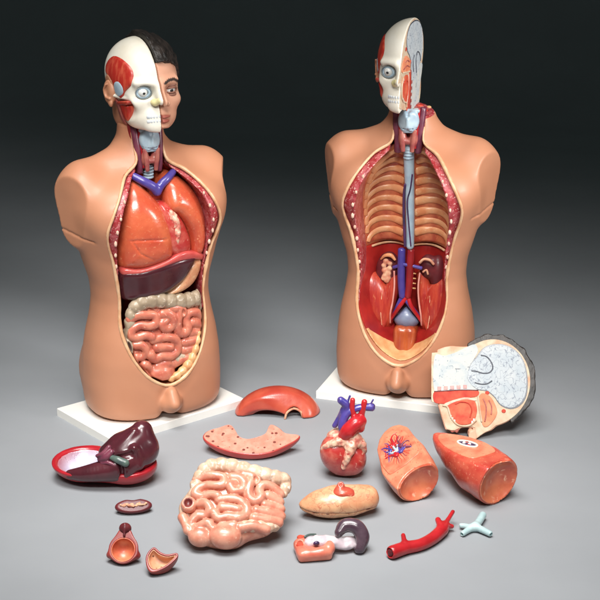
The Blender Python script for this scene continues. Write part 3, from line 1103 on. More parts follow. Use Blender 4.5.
def organ_cavity(parent):
    """open chest and belly with the fixed organs (no inserts)"""
    th = lining(parent, 'thorax_wall', 'thorax', .352, .603, 0)
    lining(parent, 'abdominal_wall', 'lining', .100, .3535, .006, .0045)
    rj = np.random.default_rng(21)
    for s in (-1, 1):
        for i in range(9):
            zs = .583 - i * .0245 + rj.uniform(-.0018, .0018)
            fat = rj.uniform(.88, 1.10)
            drop = rj.uniform(-.004, .004)
            P, R = [], []
            for t in np.linspace(0, 1, 11):
                z = zs + .010 * math.sin(t * 2.2) - (.058 - .003 * i + drop) * t ** 2.1
                z = max(z, .361)
                lim = np.interp(z, [p[1] for p in INNER[::-1]], [p[0] for p in INNER[::-1]]) - .004
                x = .016 + (lim - .016) * math.sin(t * math.pi / 2) ** .9
                y = lin_at(s * x, z) - .022 * math.exp(-(x / .022) ** 2)
                P.append((s * x, y + .0005, z))
                R.append((.0084 - .0022 * t + (.0016 if t < .12 else 0)) * fat)
            if i >= 7:
                P = [p for p in P if p[2] > .3615] or P[:3]
                R = R[:len(P)]
            if len(P) >= 3:
                tube_obj('rib', P, R, M['rib'], parent, seg=12, n=2, flat=.46)
    # windpipe side wall: pale blue gullet with dark vein beside it
    v = Vox((-.02, -.035, .35), (.03, .05, .62), .002)
    v.tube([(.000, -.014, .605), (.001, -.009, .55), (.004, -.007, .48), (.006, -.007, .42), (.007, -.006, .362)], [.0125, .012, .0105, .010, .0092])
    vobj('gullet', v, M['cartilage'], parent)
    tube_obj('azygos_vein', [(-.006, -.016, .51), (-.0090, -.012, .48), (-.0080, -.012, .43), (-.004, -.012, .362)], .0032, M['vein_dark'], parent)
    tube_obj('azygos_vein', [(.010, -.018, .535), (.006, -.018, .50), (.000, -.018, .47), (.004, -.017, .42), (.010, -.016, .365)], .0017, M['vein_dark'], parent)
    tube_obj('diaphragm_edge', [(x, lin_at(x, .354) - .006 - .022 * math.exp(-(x / .022) ** 2) - .001, .3545 - .004 * (x / .09) ** 2)
                                for x in np.linspace(-.084, .084, 15)], .0028, M['rim'], parent, n=2)
    # kidneys
    v = Vox((-.085, -.02, .25), (-.01, .06, .345), .002)
    v.add(ell((-.048, .018, .297), (.027, .022, .041), [[math.cos(.15), 0, math.sin(.15)], [0, 1, 0], [-math.sin(.15), 0, math.cos(.15)]]))
    v.cut(plane((.05, -1, -.05), (0, .006, .298)), .008)
    k = vobj('kidney', v, M['kidney'], parent)
    v = Vox((-.085, -.02, .25), (-.01, .06, .345), .0016)
    for a, b, r in ((-.050, .316, .0075), (-.042, .311, .006), (-.054, .306, .0065), (-.043, .300, .007), (-.053, .295, .007), (-.045, .289, .0075),
                    (-.052, .283, .007), (-.044, .279, .006), (-.048, .273, .007), (-.055, .277, .005)):
        v.add(ell((-.048 + (a + .048) * 1.25, .005, .296 + (b - .296) * 1.12), (r * .95, .005, r * .9)), .0050)
    vobj('calyx', v, M['calyx'], k)
    v = Vox((.02, -.03, .24), (.10, .06, .35), .002)
    v.add(ell((.046, .020, .306), (.020, .020, .030)))
    v.add(ell((.070, .020, .292), (.020, .024, .044)), .01)
    v.cut(lambda X, Y, Z: np.maximum(poly2(INN, X, Z) + .004, -1) + 0 * Y)
    k = vobj('spleen', v, M['kidney'], parent)
    k['label'] = 'dark maroon left kidney and spleen'
    tube_obj('adrenal_gland', [(.030, -.004, .322), (.040, -.007, .332), (.054, -.006, .330), (.062, -.003, .320)], .0032, M['calyx'], parent)
    tube_obj('adrenal_gland', [(-.062, .004, .322), (-.052, -.001, .333), (-.038, -.003, .335), (-.028, -.003, .325)], [.002, .004, .005, .003], M['rib'], parent)
    tube_obj('renal_pelvis', [(.038, -.004, .300), (.046, -.006, .306), (.050, -.006, .296)], .0024, M['calyx'], parent)
    # great vessels
    ys = -.002
    tube_obj('vena_cava', [(-.013, ys, .350), (-.013, ys, .31), (-.012, ys, .27), (-.009, ys - .001, .236)], [.0090, .0094, .0090, .0084], M['vein'], parent, seg=16)
    tube_obj('renal_vein', [(-.010, ys - .004, .316), (.010, ys - .006, .315), (.034, -.004, .309)], [.0042, .004, .0045], M['vein'], parent)
    tube_obj('renal_vein', [(-.015, ys, .312), (-.032, .004, .304)], .0042, M['vein'], parent)
    for s in (-1, 1):
        tube_obj('iliac_vein', [(-.008, ys, .238), (s * .014 - .004, ys - .003, .216), (s * .030, .006, .186), (s * .046, .008, .160)], [.0062, .0055, .005, .0045], M['vein'], parent)
        tube_obj('iliac_artery', [(.004, ys - .002, .240), (s * .013, ys - .007, .216), (s * .029, .000, .188), (s * .045, .003, .163)], [.0052, .005, .0042, .0036], M['artery'], parent)
        tube_obj('ureter', [(s * .030, .000, .296), (s * .028, -.006, .262), (s * .031, -.008, .225), (s * .036, -.008, .195), (s * .037, .0, .168)], .0021, M['rib_pink'], parent)
        # psoas and iliac muscles
        v = Vox((-.10, -.03, .13), (.10, .07, .30), .0026)
        v.tube([(s * .034, .022, .285), (s * .040, .016, .24), (s * .050, .006, .19), (s * .058, -.006, .158)], [.014, .019, .017, .009], .0)
        vobj('psoas_muscle', v, M['muscle_orange'], parent)
        v = Vox((-.10, -.05, .12), (.10, .07, .30), .0026)
        v.add(ell((s * .078, .016, .218), (.044, .036, .080), [[math.cos(s * .35), 0, math.sin(s * .35)], [0, 1, 0], [-math.sin(s * .35), 0, math.cos(s * .35)]]))
        v.cut(lambda X, Y, Z: poly2(INN, X, Z) + .003 + 0 * Y, .006)
        vobj('iliac_muscle', v, M['muscle_orange'], parent)
        tube_obj('tendon_strand', [(s * .056, -.012, .245), (s * .058, -.015, .205), (s * .054, -.018, .168)], .0011, M['calyx'], parent)
    tube_obj('aorta', [(.009, ys - .001, .350), (.008, ys - .003, .31), (.007, ys - .003, .27), (.004, ys - .003, .238)], [.0088, .0092, .0088, .0080], M['aorta'], parent, seg=16)
    for z in (.296, .284, .272, .260):
        tube_obj('lumbar_artery', [(.016, -.007, z), (.0205, -.002, z - .002)], .0018, M['pelvis'], parent, seg=8)
    v = Vox((-.035, -.03, .15), (.035, .06, .23), .002)
    v.add(ell((0, .016, .181), (.032, .032, .030)))
    v.cut(lambda X, Y, Z: np.abs(X) * 1.1 + (Z - .212) * .9 + 0 * Y, .006)
    v.cut(plane((0, -.3, -1), (0, 0, .160)), .004)
    vobj('sacral_promontory', v, M['promontory'], parent)
    v = Vox((-.045, -.06, .10), (.045, .06, .175), .0024)
    v.add(boxf((0, .006, .136), (.027, .034, .030), .012))
    v.add(cap((-.010, -.016, .155), (-.010, -.030, .112), .0135), .006)
    v.add(cap((.012, -.016, .155), (.012, -.030, .112), .0135), .006)
    v.cut(lambda X, Y, Z: poly2(INN, X, Z) + .002 + 0 * Y, .004)
    vobj('rectum', v, M['rectum'], parent)
    v = Vox((-.09, -.11, .10), (.09, .06, .19), .002)
    D = poly2(INN, v.X, v.Z).astype(f32)
    wd = .0165 - .014 * np.clip((v.Z - .118) / .055, 0, 1)
    yb = lin_y(D, v.Z) - .022 * np.exp(-(v.X / .022) ** 2) * np.clip((v.Z - .14) / .06, .15, 1)
    v.V = np.broadcast_to(smax(np.maximum(D - .003, -(D + wd)), np.maximum(yb - .0085 - v.Y, v.Y - yb - .02), .005), v.V.shape).astype(f32).copy()
    v.cut(lambda X, Y, Z: Z - .178 + 0 * X + 0 * Y)
    vobj('pelvic_rim', v, M['pelvis'], parent)
    return th


M['rib_pink'] = mat('ureter_pink', (222, 160, 146), .34, (206, 130, 120), 40)


def conform(poly, off, k, lo, hi, h=.0024, n=5, sm=True):
    """organ filling a traced outline, its front following the body wall at depth off"""
    v = Vox(lo, hi, h)
    B = v.ev(lambda X, Y, Z: body_core(X, Y, Z) + off)
    Pn = spline(poly, n, True) if sm else poly
    D = poly2(Pn, v.X, v.Z).astype(f32)
    v.V = smax(B, np.broadcast_to(D, B.shape), k)
    Di = poly2(INN, v.X, v.Z).astype(f32)
    v.V = np.maximum(v.V, np.broadcast_to(Di - .005, v.V.shape))
    v.V = np.maximum(v.V, np.broadcast_to(v.Y - (lin_y(Di) - .004), v.V.shape)).astype(f32)
    v.B = B
    return v


def groove(v, path, w, depth):
    D = line2(path, v.X, v.Z)
    v.V = smax(v.V, -np.maximum(np.broadcast_to(D - w, v.V.shape), -(v.B + depth)), .003).astype(f32)


def sx(L, dx=.006):
    return [(x + dx, z) for x, z in L]


def gut_loops():
    """block of bowel: x across, z up, front towards -y"""
    def q(cx, cy, w=0.0):
        u, z = (cx - 290) / 2261.0, (275 - cy) / 2050.0
        return (u, -(.016 + w) + u * u * 2.2 + z * z * .6, z)
    outl = [q(*c) for c in [(140, 100), (250, 82), (400, 105), (530, 135), (522, 230), (515, 330), (470, 395), (380, 430), (320, 468), (230, 474), (120, 440), (64, 330),
                            (58, 270), (96, 190)]]
    pol = [(p[0], p[2]) for p in outl]
    v = Vox((-.115, -.05, -.105), (.115, .045, .10), .0018)
    D = poly2(spline(pol, 4, True), v.X, v.Z).astype(f32) + .004
    slab = np.maximum(-(v.Y - (v.X ** 2 * 2.2 + v.Z ** 2 * .6 - .013)), v.Y - .030)
    v.V = smax(np.broadcast_to(D, v.V.shape), np.broadcast_to(slab, v.V.shape), .02).astype(f32)
    r = .0108
    loops = [
        [(108, 168), (150, 150), (192, 152), (234, 160), (238, 194), (200, 202), (160, 196), (122, 210), (110, 238), (142, 250), (182, 242), (216, 252)],
        [(276, 158), (312, 162), (334, 186), (326, 216), (290, 224), (270, 200), (292, 190)],
        [(330, 140), (372, 150), (360, 196), (360, 242), (394, 262), (418, 240), (408, 206), (428, 178), (470, 182), (506, 206)],
        [(450, 224), (506, 244)], [(436, 268), (514, 276)], [(398, 304), (452, 306), (516, 310)], [(392, 340), (450, 340), (508, 342)],
        [(222, 268), (272, 262), (322, 270), (354, 298), (350, 334), (312, 350), (268, 346), (228, 354), (204, 332)],
        [(240, 304), (284, 306), (312, 312)],
        [(128, 284), (164, 286), (184, 314), (164, 340), (130, 340), (104, 366), (104, 392), (140, 390), (178, 376), (200, 396)],
        [(330, 390), (390, 376), (450, 384)], [(60, 340), (76, 372), (90, 404)], [(240, 392), (300, 384)]]
    rg = np.random.default_rng(2)
    for L in loops:
        r = .0108 * rg.uniform(.90, 1.08)
        v.tube([q(c[0], c[1], .0015 * ((i * 7) % 3)) for i, c in enumerate(L)], [r * rg.uniform(.88, 1.06) for _ in L], .0004, n=5)
    v.add(ell(q(150, 428, -.006), (.026, .020, .022)), .004)
    v.add(ell(q(265, 432, -.004), (.034, .024, .026)), .004)
    # open end of a cut loop
    v.add(ell(q(392, 165, .004), (.010, .008, .012)), .002)
    v.sub(ell(q(390, 165, .012), (.0055, .008, .008)), .002)
    gut = v.mesh(1)
    v = Vox((-.12, -.05, -.09), (.12, .05, .105), .0018)
    top = [q(104, 235), q(112, 180), q(138, 128), q(180, 100), (q(250, 96)), q(320, 110), q(400, 122), q(470, 126), q(524, 130), q(530, 196)]
    top = [(p[0], p[1] + .004, p[2]) for p in top]
    v.tube(top, [.009, .012, .0145, .0155, .0155, .0155, .0155, .0155, .0145, .008], 0, n=12, wob=(.0020, .75))
    lef = [(p[0], p[1] + .010, p[2]) for p in (q(90, 236), q(66, 286), q(72, 336))]
    v.tube(lef, [.011, .0135, .012], .006)
    sig = [(p[0], p[1] + .002, p[2]) for p in (q(312, 398), q(360, 378), q(420, 368), q(478, 362), q(508, 340))]
    v.tube(sig, [.008, .012, .012, .011, .007], 0, n=10, wob=(.0022, 1.0))
    v.V = (v.V + np.broadcast_to(vnoise(v.X, v.Y, v.Z, 150) * .0012, v.V.shape)).astype(f32)
    colon = v.mesh(1)
    v = Vox((-.125, -.06, -.05), (-.05, .04, .02), .0014)
    c = np.array(q(84, 288, .004))
    v.add(ell(c, (.017, .014, .018)))
    v.sub(ell(c + np.array([-.002, -.012, .002]), (.010, .014, .012)), .003)
    c2 = np.array(q(128, 318, .004))
    cec = v.mesh(1)
    v = Vox((-.12, -.06, -.05), (-.04, .04, .03), .0014)
    v.add(ell(c + np.array([-.001, -.004, .001]), (.0115, .0075, .0125)))
    v.sub(ell(c + np.array([-.002, -.013, .002]), (.009, .012, .011)), .002)
    hole = v.mesh(1)
    return gut, colon, cec, hole


GUT = {}


def gut_thing(root, mats, shape=None):
    for nm, key, m in (('small_intestine', 0, mats[0]), ('colon', 1, mats[1]), ('cecum', 2, mats[2]), ('cecum_opening', 3, mats[3])):
        P, F = GUT['raw'][key]
        link_mesh(nm, P if shape is None else shape(P.copy()), F, M[m], root)


def belly_fit(P):
    P = P * np.array([1.0, .95, 1.09]) + np.array([-.001, -.076, .2095])
    zi = [p[1] for p in INNER[::-1]]
    P[:, 2] = np.maximum(P[:, 2], .117)
    lim = np.maximum(np.interp(P[:, 2], zi, [p[0] for p in INNER[::-1]]) - .0005, .022)
    a = np.abs(P[:, 0])
    soft = np.where(a > lim - .012, lim - .012 + .012 * (1 - np.exp(-(a - lim + .012) / .012)), a)
    P[:, 0] = np.sign(P[:, 0]) * np.minimum(soft, lim)
    return P


def heart_veins(v, y):
    v.tube([(-.046, y + .014, .585), (-.028, y, .574), (-.010, y - .005, .562), (.0, y - .004, .548)], [.0085, .0098, .0105, .0090], .005)
    v.tube([(.046, y + .012, .584), (.028, y, .575), (.012, y - .003, .564), (.002, y - .004, .550)], [.0078, .0092, .0098, .0092], .005)


# ------------------------------------------------------------------ the two torsos
def torso(px, th, base_th, full, label, k=1.0, bs=(0, 0)):
    x, y = px
    t = thing('anatomical_torso', label, 'anatomical model', 'anatomical torsos on white boards')
    t.matrix_basis = Matrix.Translation((x, y, 0)) @ Matrix.Rotation(math.radians(th), 4, 'Z') @ Matrix.Scale(k, 4)
    # board: box with chamfered edges
    W, D, Hh, c = .184, .1125, .0195, .0016
    vs, fs = [], []
    for z, ins in ((0, 0), (Hh - c, 0), (Hh, c)):
        vs += [(sx_ * (W - ins), sy_ * (D - ins), z) for sx_, sy_ in ((-1, -1), (1, -1), (1, 1), (-1, 1))]
    for L in (0, 4):
        for i in range(4):
            fs.append((L + i, L + (i + 1) % 4, L + 4 + (i + 1) % 4, L + 4 + i))
    fs += [(8, 9, 10, 11), (3, 2, 1, 0)]
    b = link_mesh('base_board', vs, fs, M['plate'], t, smooth=False)
    b.rotation_euler.z = math.radians(base_th - th)
    b.scale = (1 / k, 1 / k, 1)
    off = Vector((bs[0] / k, bs[1] / k, 0))
    off.rotate(Matrix.Rotation(math.radians(-th), 3, 'Z'))
    b.location = off
    build_body(t, full)
    wall_band(t, .005 if full else 0.0)
    neck_parts(t, not full)
    return t


TL = torso((-.338, 3.622), 27, 39, True, 'left torso model on a white board, filled with organs below a half skull head', .98, (-.004, 0))
TR = torso((.248, 3.7473), -12, -18.5, False, 'right torso model on a white board, emptied so that its bare ribs show')
ML, MR = TL.matrix_basis.copy(), TR.matrix_basis.copy()

organ_cavity(TR)
lining(TL, 'cavity_wall', 'lining', .100, .603, 0, .015)
fp = [(x, front_y(x, z, body_core) + .012, z + .005) for x, z in ((.004, .110), (.022, .117), (.044, .131), (.062, .152), (.075, .178), (.084, .205))]
v = Vox((-.02, -.12, .09), (.11, .02, .23), .002)
v.tube(fp, [.006, .009, .010, .009, .007, .004], 0, n=10, wob=(.0014, .9))
v.V = (v.V + np.broadcast_to(vnoise(v.X, v.Y, v.Z, 130) * .0012, v.V.shape)).astype(f32)
vobj('fat_strip', v, M['pelvis'], TL)

# skull half, built once, copied with its pieces to the other torso
sk = skull_half(TR)
for o in [sk] + kids(sk):
    o.data.transform(Matrix.Translation(-HC))
HS = Vector((.965, .965, .93))
HP = HC + Vector((0, 0, .22 * .07))
sk.location = HP
sk.scale = HS
sk.rotation_euler.z = math.radians(-6)


def copy_tree(o, parent):
    c = o.copy()
    COL.objects.link(c)
    c.parent = parent
    for ch in o.children:
        copy_tree(ch, c)
    return c


skl = copy_tree(sk, TL)
skl.rotation_euler.z = math.radians(2)
for o in list(skl.children):
    if o.name.startswith('neck_skin'):
        pass
# the section shown on the right torso's skull half
tmp = bpy.data.objects.new('skull_tmp', None)
COL.objects.link(tmp)
section(tmp, 1, -.0006, .640, True)
for o in list(tmp.children):
    o.data.transform(Matrix.Translation(-HC))
    o.parent = sk
bpy.data.objects.remove(tmp)
# cut end of the neck on the right torso
v = Vox((.0, -.05, .62), (.075, .09, .70), .002)
v.add(cap((.0, .026, .60), (.0, .026, .70), .052, .050))
v.cut(plane((.16, -.1, 1), (.0, 0, .675)))
v.cut(lambda X, Y, Z: .002 - X + 0 * Y + 0 * Z)
v.cut(lambda X, Y, Z: .625 - Z + 0 * Y + 0 * X)
ns = vobj('neck_section', v, M['section'], TR)
for a, b, r, m in ((.016, -.010, .007, 'artery'), (.030, .0, .006, 'vein'), (.026, .030, .010, 'muscle'), (.040, .035, .007, 'muscle_dark'), (.012, .055, .010, 'muscle'),
                   (.034, .056, .006, 'pelvis'), (.010, .022, .009, 'spine')):
    z = .675 - .16 * a + .1 * b
    ball_obj('neck_muscle_end', (a, b, z - .001), (r, r, .004), M[m], ns, 12, 8)

# living half of the head on the left torso
HL = thing('half_head', 'tan living half face with short black hair, joined to the left torso skull', 'anatomical model')
fc = face_half(HL)
for o in kids(HL):
    o.data.transform(Matrix.Translation(-HC))
HL.matrix_basis = ML @ Matrix.Translation(HP) @ Matrix.Rotation(math.radians(2), 4, 'Z') @ Matrix.Diagonal((HS.x, HS.y, HS.z, 1))

# organs resting in the left torso
t = thing('lung', 'large orange lung with crease lines, inside the left torso beside its heart', 'organ model')
v = conform(sx([(-.060, .578), (-.088, .558), (-.105, .514), (-.111, .468), (-.111, .425), (-.103, .384), (-.060, .377), (-.019, .383), (.014, .394), (.024, .415),
                (.020, .460), (.010, .494), (.002, .516), (-.016, .540), (-.039, .566)]), .004, .045, (-.115, -.13, .36), (.05, .05, .60))
groove(v, [(-.10, .452), (-.065, .455), (-.02, .452), (.035, .446)], .0008, .0030)
groove(v, [(-.075, .452), (-.06, .425), (-.02, .40), (.0, .39)], .0006, .0026)
vobj('lung_body', v, M['lung'], t)
reorigin(t, ML)
t = thing('lung', 'smaller smooth orange lung inside the left torso, notched to make room for its heart', 'organ model')
v = conform(sx([(.012, .560), (.026, .580), (.050, .576), (.086, .546), (.107, .506), (.117, .465), (.116, .413), (.098, .384), (.070, .394), (.064, .436),
                (.052, .468), (.034, .494), (.012, .512)]), .004, .04, (-.01, -.13, .36), (.125, .05, .60))
vobj('lung_body', v, M['lung'], t)
reorigin(t, ML)
t = thing('heart', 'heart between the lungs inside the left torso, under a blue V of veins', 'organ model')
v = conform(sx([(-.01, .52), (.020, .520), (.040, .495), (.058, .462), (.070, .425), (.064, .398), (.020, .400), (-.005, .44)]), .013, .03, (-.04, -.12, .38), (.09, .03, .54))
vobj('heart_muscle', v, M['heart'], t)
v = conform(sx([(.008, .510), (.026, .505), (.036, .480), (.034, .448), (.024, .428), (.018, .46)]), .011, .010, (-.02, -.12, .41), (.07, .0, .53), .002)
v.V = (v.V + np.broadcast_to(vnoise(v.X, v.Y, v.Z, 140) * .002, v.V.shape)).astype(f32)
vobj('heart_fat', v, M['fat'], t)
v = Vox((-.07, -.09, .52), (.06, -.01, .60), .0018)
heart_veins(v, -.056)
vobj('great_vein', v, M['vein'], t)
reorigin(t, ML)
t = thing('diaphragm', 'shiny pink diaphragm band between the lungs and the dark liver of the left torso', 'organ model')
v = conform(sx([(-.098, .388), (-.06, .384), (-.01, .395), (.04, .412), (.075, .404), (.102, .390), (.100, .376), (.07, .386), (.03, .390), (-.02, .380), (-.06, .373), (-.098, .370)]), .008, .008,
            (-.11, -.12, .35), (.115, .04, .42))
vobj('diaphragm_muscle', v, M['diaphragm_pink'], t)
reorigin(t, ML)
t = thing('liver', 'blackish brown glossy liver in the left torso, under its lungs', 'organ model')
v = conform(sx([(-.104, .376), (-.06, .381), (-.007, .391), (.040, .399), (.078, .392), (.055, .352), (.022, .329), (-.008, .317), (-.056, .312), (-.100, .312)]), .006, .016,
            (-.11, -.13, .295), (.10, .04, .40), n=4)
vobj('liver_lobe', v, M['liver'], t)
reorigin(t, ML)
t = thing('stomach', 'orange cream stomach curving beside the dark liver of the left torso', 'organ model')
v = conform(sx([(.055, .372), (.085, .386), (.104, .376), (.100, .345), (.074, .320), (.030, .308), (.0, .312), (.03, .335)]), .010, .022, (-.03, -.13, .295), (.11, .04, .40))
vobj('stomach_wall', v, M['stomach'], t)
reorigin(t, ML)

GUT['raw'] = gut_loops()
t = thing('intestine_block', 'dusky pink coiled bowel with grey colon filling the belly of the left torso', 'organ model')
gut_thing(t, ('gut', 'colon', 'colon', 'hole_grey'), belly_fit)
reorigin(t, ML)


# ------------------------------------------------------------------ pieces lying on the floor
def RX(d):
    return Matrix.Rotation(math.radians(d), 3, 'X')


def RY(d):
    return Matrix.Rotation(math.radians(d), 3, 'Y')


def RZ(d):
    return Matrix.Rotation(math.radians(d), 3, 'Z')


def frame(x, y, z):
    return Matrix((x, y, z)).transposed()


# half head
t = thing('half_head', 'half head lying face down on the floor, cut open to show its white brain', 'anatomical model')
src = fc
f2 = fc.copy()
COL.objects.link(f2)
f2.parent = t
for ch in fc.children:
    if not ch.name.startswith('eyelid'):
        copy_tree(ch, f2)
f2.location = (0, 0, 0)
tmp = bpy.data.objects.new('tmp', None)
COL.objects.link(tmp)
section(tmp, -1, .0008, .6515)
v = Vox((.0, -.04, .648), (.07, .095, .74), .002)
v.add(cap((.0, .027, .60), (.0, .024, .73), .0545, .052))
v.cut(lambda X, Y, Z: np.maximum(.0012 - X, .6515 - Z) + 0 * Y)
vobj('neck_stump', v, M['skin'], tmp)
for o in list(tmp.children):
    o.data.transform(Matrix.Translation(-HC))
    o.parent = t
bpy.data.objects.remove(tmp)
n = Vector((-.08, -.86, .50)).normalized()
zx = Vector((1, 0, -.02))
zx = (zx - n * zx.dot(n)).normalized()
xx = -n
yy = zx.cross(xx)
settle(t, frame(xx, yy, zx), (423, 341, 544, 433))

# liver with the bowl of the diaphragm
t = thing('liver', 'dark maroon liver on the floor, lying in a red bowl with a pale hollow', 'organ model')
v = Vox((-.14, -.03, -.01), (.13, .14, .10), .002)
v.add(ell((-.052, .056, .046), (.070, .064, .046)))
v.add(ell((.035, .050, .036), (.064, .056, .036)), .03)
v.sub(ell((-.055, .052, .060), (.060, .056, .049)), .003)
v.cut(plane((-.02, -.10, 1), (0, .055, .043)), .004)
vobj('diaphragm_bowl', v, M['diaphragm'], t)
v = Vox((-.14, -.03, 0), (.03, .14, .06), .0018)
v.add(ell((-.055, .052, .060), (.0605, .0565, .0495)))
v.sub(ell((-.055, .052, .062), (.0585, .0545, .0485)))
v.cut(plane((-.02, -.10, 1), (0, .055, .040)))
vobj('bowl_lining', v, M['tendon'], t, attrs={'edge': lambda x, y, z: np.sqrt((x + .048) ** 2 + (y - .055) ** 2) * -1 + .052})
v = Vox((-.10, -.02, .01), (.11, .13, .15), .002)
v.add(ell((.048, .052, .066), (.052, .046, .040)))
v.add(cap((.045, .05, .07), (.068, .062, .108), .038, .022), .02)
v.add(cap((.03, .03, .06), (.078, .05, .08), .03, .022), .02)
v.cut(plane((-.34, -.80, .50), (.020, .004, .085)), .008)
v.cut(plane((.55, -.75, .36), (.064, .012, .088)), .008)
v.tube([(.035, .020, .046), (-.005, .010, .040), (-.045, .006, .034), (-.074, .010, .030)], [.030, .022, .016, .010], .014)
v.add(cap((.0, .05, .06), (.02, .06, .08), .022, .016), .015)
v.tube([(.004, .012, .074), (.022, .016, .082), (.040, .026, .098), (.056, .040, .116)], .005, .010)
v.tube([(.060, .010, .092), (.066, .016, .070), (.070, .012, .052)], .006, .010)
v.tube([(.030, -.002, .070), (.036, -.004, .050), (.034, -.002, .034)], .004, .008, sub=True)
v.tube([(.010, .012, .062), (.030, .002, .074), (.052, .004, .080)], .0045, .008, sub=True)
vobj('liver_lobe', v, M['liver_lobe'], t)
v = Vox((-.03, -.03, .04), (.07, .05, .10), .0016)
v.tube([(.012, .004, .074), (.028, -.004, .072), (.044, -.006, .066)], [.005, .0075, .008], 0)
vobj('gallbladder', v, M['green'], t)
v = Vox((-.05, -.03, .03), (.07, .06, .11), .0016)
v.tube([(-.010, .010, .066), (.004, .004, .074), (.014, .006, .084)], [.007, .008, .006])
v.tube([(-.016, .008, .074), (-.004, .006, .080), (.008, .012, .092)], [.004, .005, .005], .002)
v.tube([(-.006, .004, .060), (.008, -.002, .064), (.022, -.004, .060)], .004, .002)
vobj('portal_vein', v, M['purple'], t)
settle(t, RZ(-4), (55, 418, 156, 487))

# little sliced kidney
t = thing('kidney', 'tiny dark kidney slice on the floor with a marbled pink face', 'organ model')
v = Vox((-.04, -.02, -.002), (.04, .03, .03), .0012)
v.add(ell((0, .006, .012), (.034, .016, .012)))
v.sub(ell((0, .026, .020), (.010, .010, .012)), .008)
v.cut(plane((0, -.35, 1), (0, .0, .0165)), .002)
vobj('capsule', v, M['kidney'], t)
v = Vox((-.03, -.02, .008), (.03, .03, .03), .001)
rk = np.random.default_rng(11)
for i in range(16):
    a = i / 15 * 2 - 1
    v.add(ell((a * .022 + rk.uniform(-.002, .002), .0035 + rk.uniform(-.006, .006) * (1 - a * a), .0182 + rk.uniform(-.001, .002)), (rk.uniform(.002, .0042), rk.uniform(.0018, .0032), .0022)), .002)
vobj('calyx', v, M['calyx'], t)
settle(t, RZ(8) @ RX(14), (117, 498, 150, 515))

# bladder halves
t = thing('bladder', 'hollow pear shaped half bladder on the floor with a dark round tip', 'organ model')


def blad(v, g=0.0):
    v.add(ell((0, 0, 0), (.032 - g, .033 - g, .027 - g)))
    return v


v = blad(Vox((-.04, -.045, -.035), (.04, .065, .02), .0013))
v.add(ell((0, .030, -.003), (.016, .02, .014)), .012)
v.add(cap((-.030, -.012, -.008), (.030, -.012, -.008), .007), .01)
v.cut(plane((0, 0, 1), (0, 0, .003)), .002)
v.sub(ell((0, -.003, 0), (.0255, .0265, .021)), .002)
vobj('bladder_wall', v, M['bladder'], t)
v = Vox((-.03, -.035, -.025), (.03, .03, .01), .0011)
v.add(ell((0, -.003, 0), (.0262, .0272, .0217)))
v.sub(ell((0, -.003, .001), (.0238, .0248, .0198)))
v.cut(plane((0, 0, 1), (0, 0, .0042)), .001)
vobj('bladder_lining', v, M['bladder_in'], t)
v = Vox((-.02, .025, -.02), (.02, .07, .02), .0011)
v.add(ell((0, .046, -.001), (.0135, .0125, .0125)))
v.add(cap((0, .052, .010), (0, .028, .006), .0022, .0028), .004)
vobj('bladder_tip', v, M['kidney'], t)
settle(t, RZ(-3) @ RX(46), (106, 523, 141, 564))

t = thing('bladder_section', 'small red rimmed wedge on the floor with a cream hollow', 'organ model')
tri = [(-.031, .004), (-.020, .026), (-.004, .016), (.010, .012), (.028, .016), (.030, .006), (.012, -.016), (-.010, -.028), (-.022, -.026)]
v = Vox((-.04, -.035, -.03), (.04, .035, .012), .0012)
D = poly2(spline(tri, 5, True), v.X, v.Y)
v.V = smax(v.ev(ell((0, 0, .002), (.036, .034, .026))), np.broadcast_to(D, v.V.shape), .006).astype(f32)
v.cut(plane((0, 0, 1), (0, 0, .002)), .002)
inn = smax(v.ev(ell((0, .004, .004), (.031, .028, .022))), np.broadcast_to(D + .0048, v.V.shape), .005)
v.V = smax(v.V, -inn, .0015).astype(f32)
vobj('wedge_wall', v, M['bladder'], t)
v = Vox((-.04, -.035, -.03), (.04, .035, .012), .0012)
inn = smax(v.ev(ell((0, .004, .004), (.0313, .0283, .0223))), np.broadcast_to(D + .0045, v.V.shape), .005)
inn2 = smax(v.ev(ell((0, .004, .0055), (.030, .027, .0215))), np.broadcast_to(D + .0062, v.V.shape), .005)
v.V = np.maximum(inn, -inn2).astype(f32)
v.cut(plane((0, 0, 1), (0, 0, .0005)))
vobj('wedge_lining', v, M['wedge_in'], t)
settle(t, RZ(-6) @ RX(34), (146, 547, 178, 575))

# arched lung segment
t = thing('lung_segment', 'glossy brick red arched segment bridging the floor between the two boards', 'organ model')
v = Vox((-.12, -.06, -.005), (.12, .08, .08), .0018)
v.add(ell((.004, .0, -.020), (.106, .075, .082)))
v.cut(lambda X, Y, Z: -Z + 0 * X + 0 * Y, .003)
v.cut(plane((-.20, -1, .05), (0, -.040, .02)), .004)
v.cut(plane((.10, -.9, .50), (.02, -.036, .036)), .008)
v.sub(ell((.040, -.030, -.004), (.021, .09, .030)), .004)
v.sub(ell((-.035, -.062, -.012), (.072, .05, .038)), .004)
v.sub(ell((.010, .01, -.03), (.082, .06, .070)), .003)
vobj('segment_body', v, M['dome'], t)
v = Vox((.005, -.07, -.004), (.075, .0, .04), .0015)
v.tube([(.019, -.046, .001), (.024, -.046, .016), (.040, -.044, .025), (.056, -.042, .016), (.061, -.040, .001)], .0028)
vobj('arch_edge', v, M['calyx'], t)
settle(t, RZ(4), (236, 385, 319, 420))

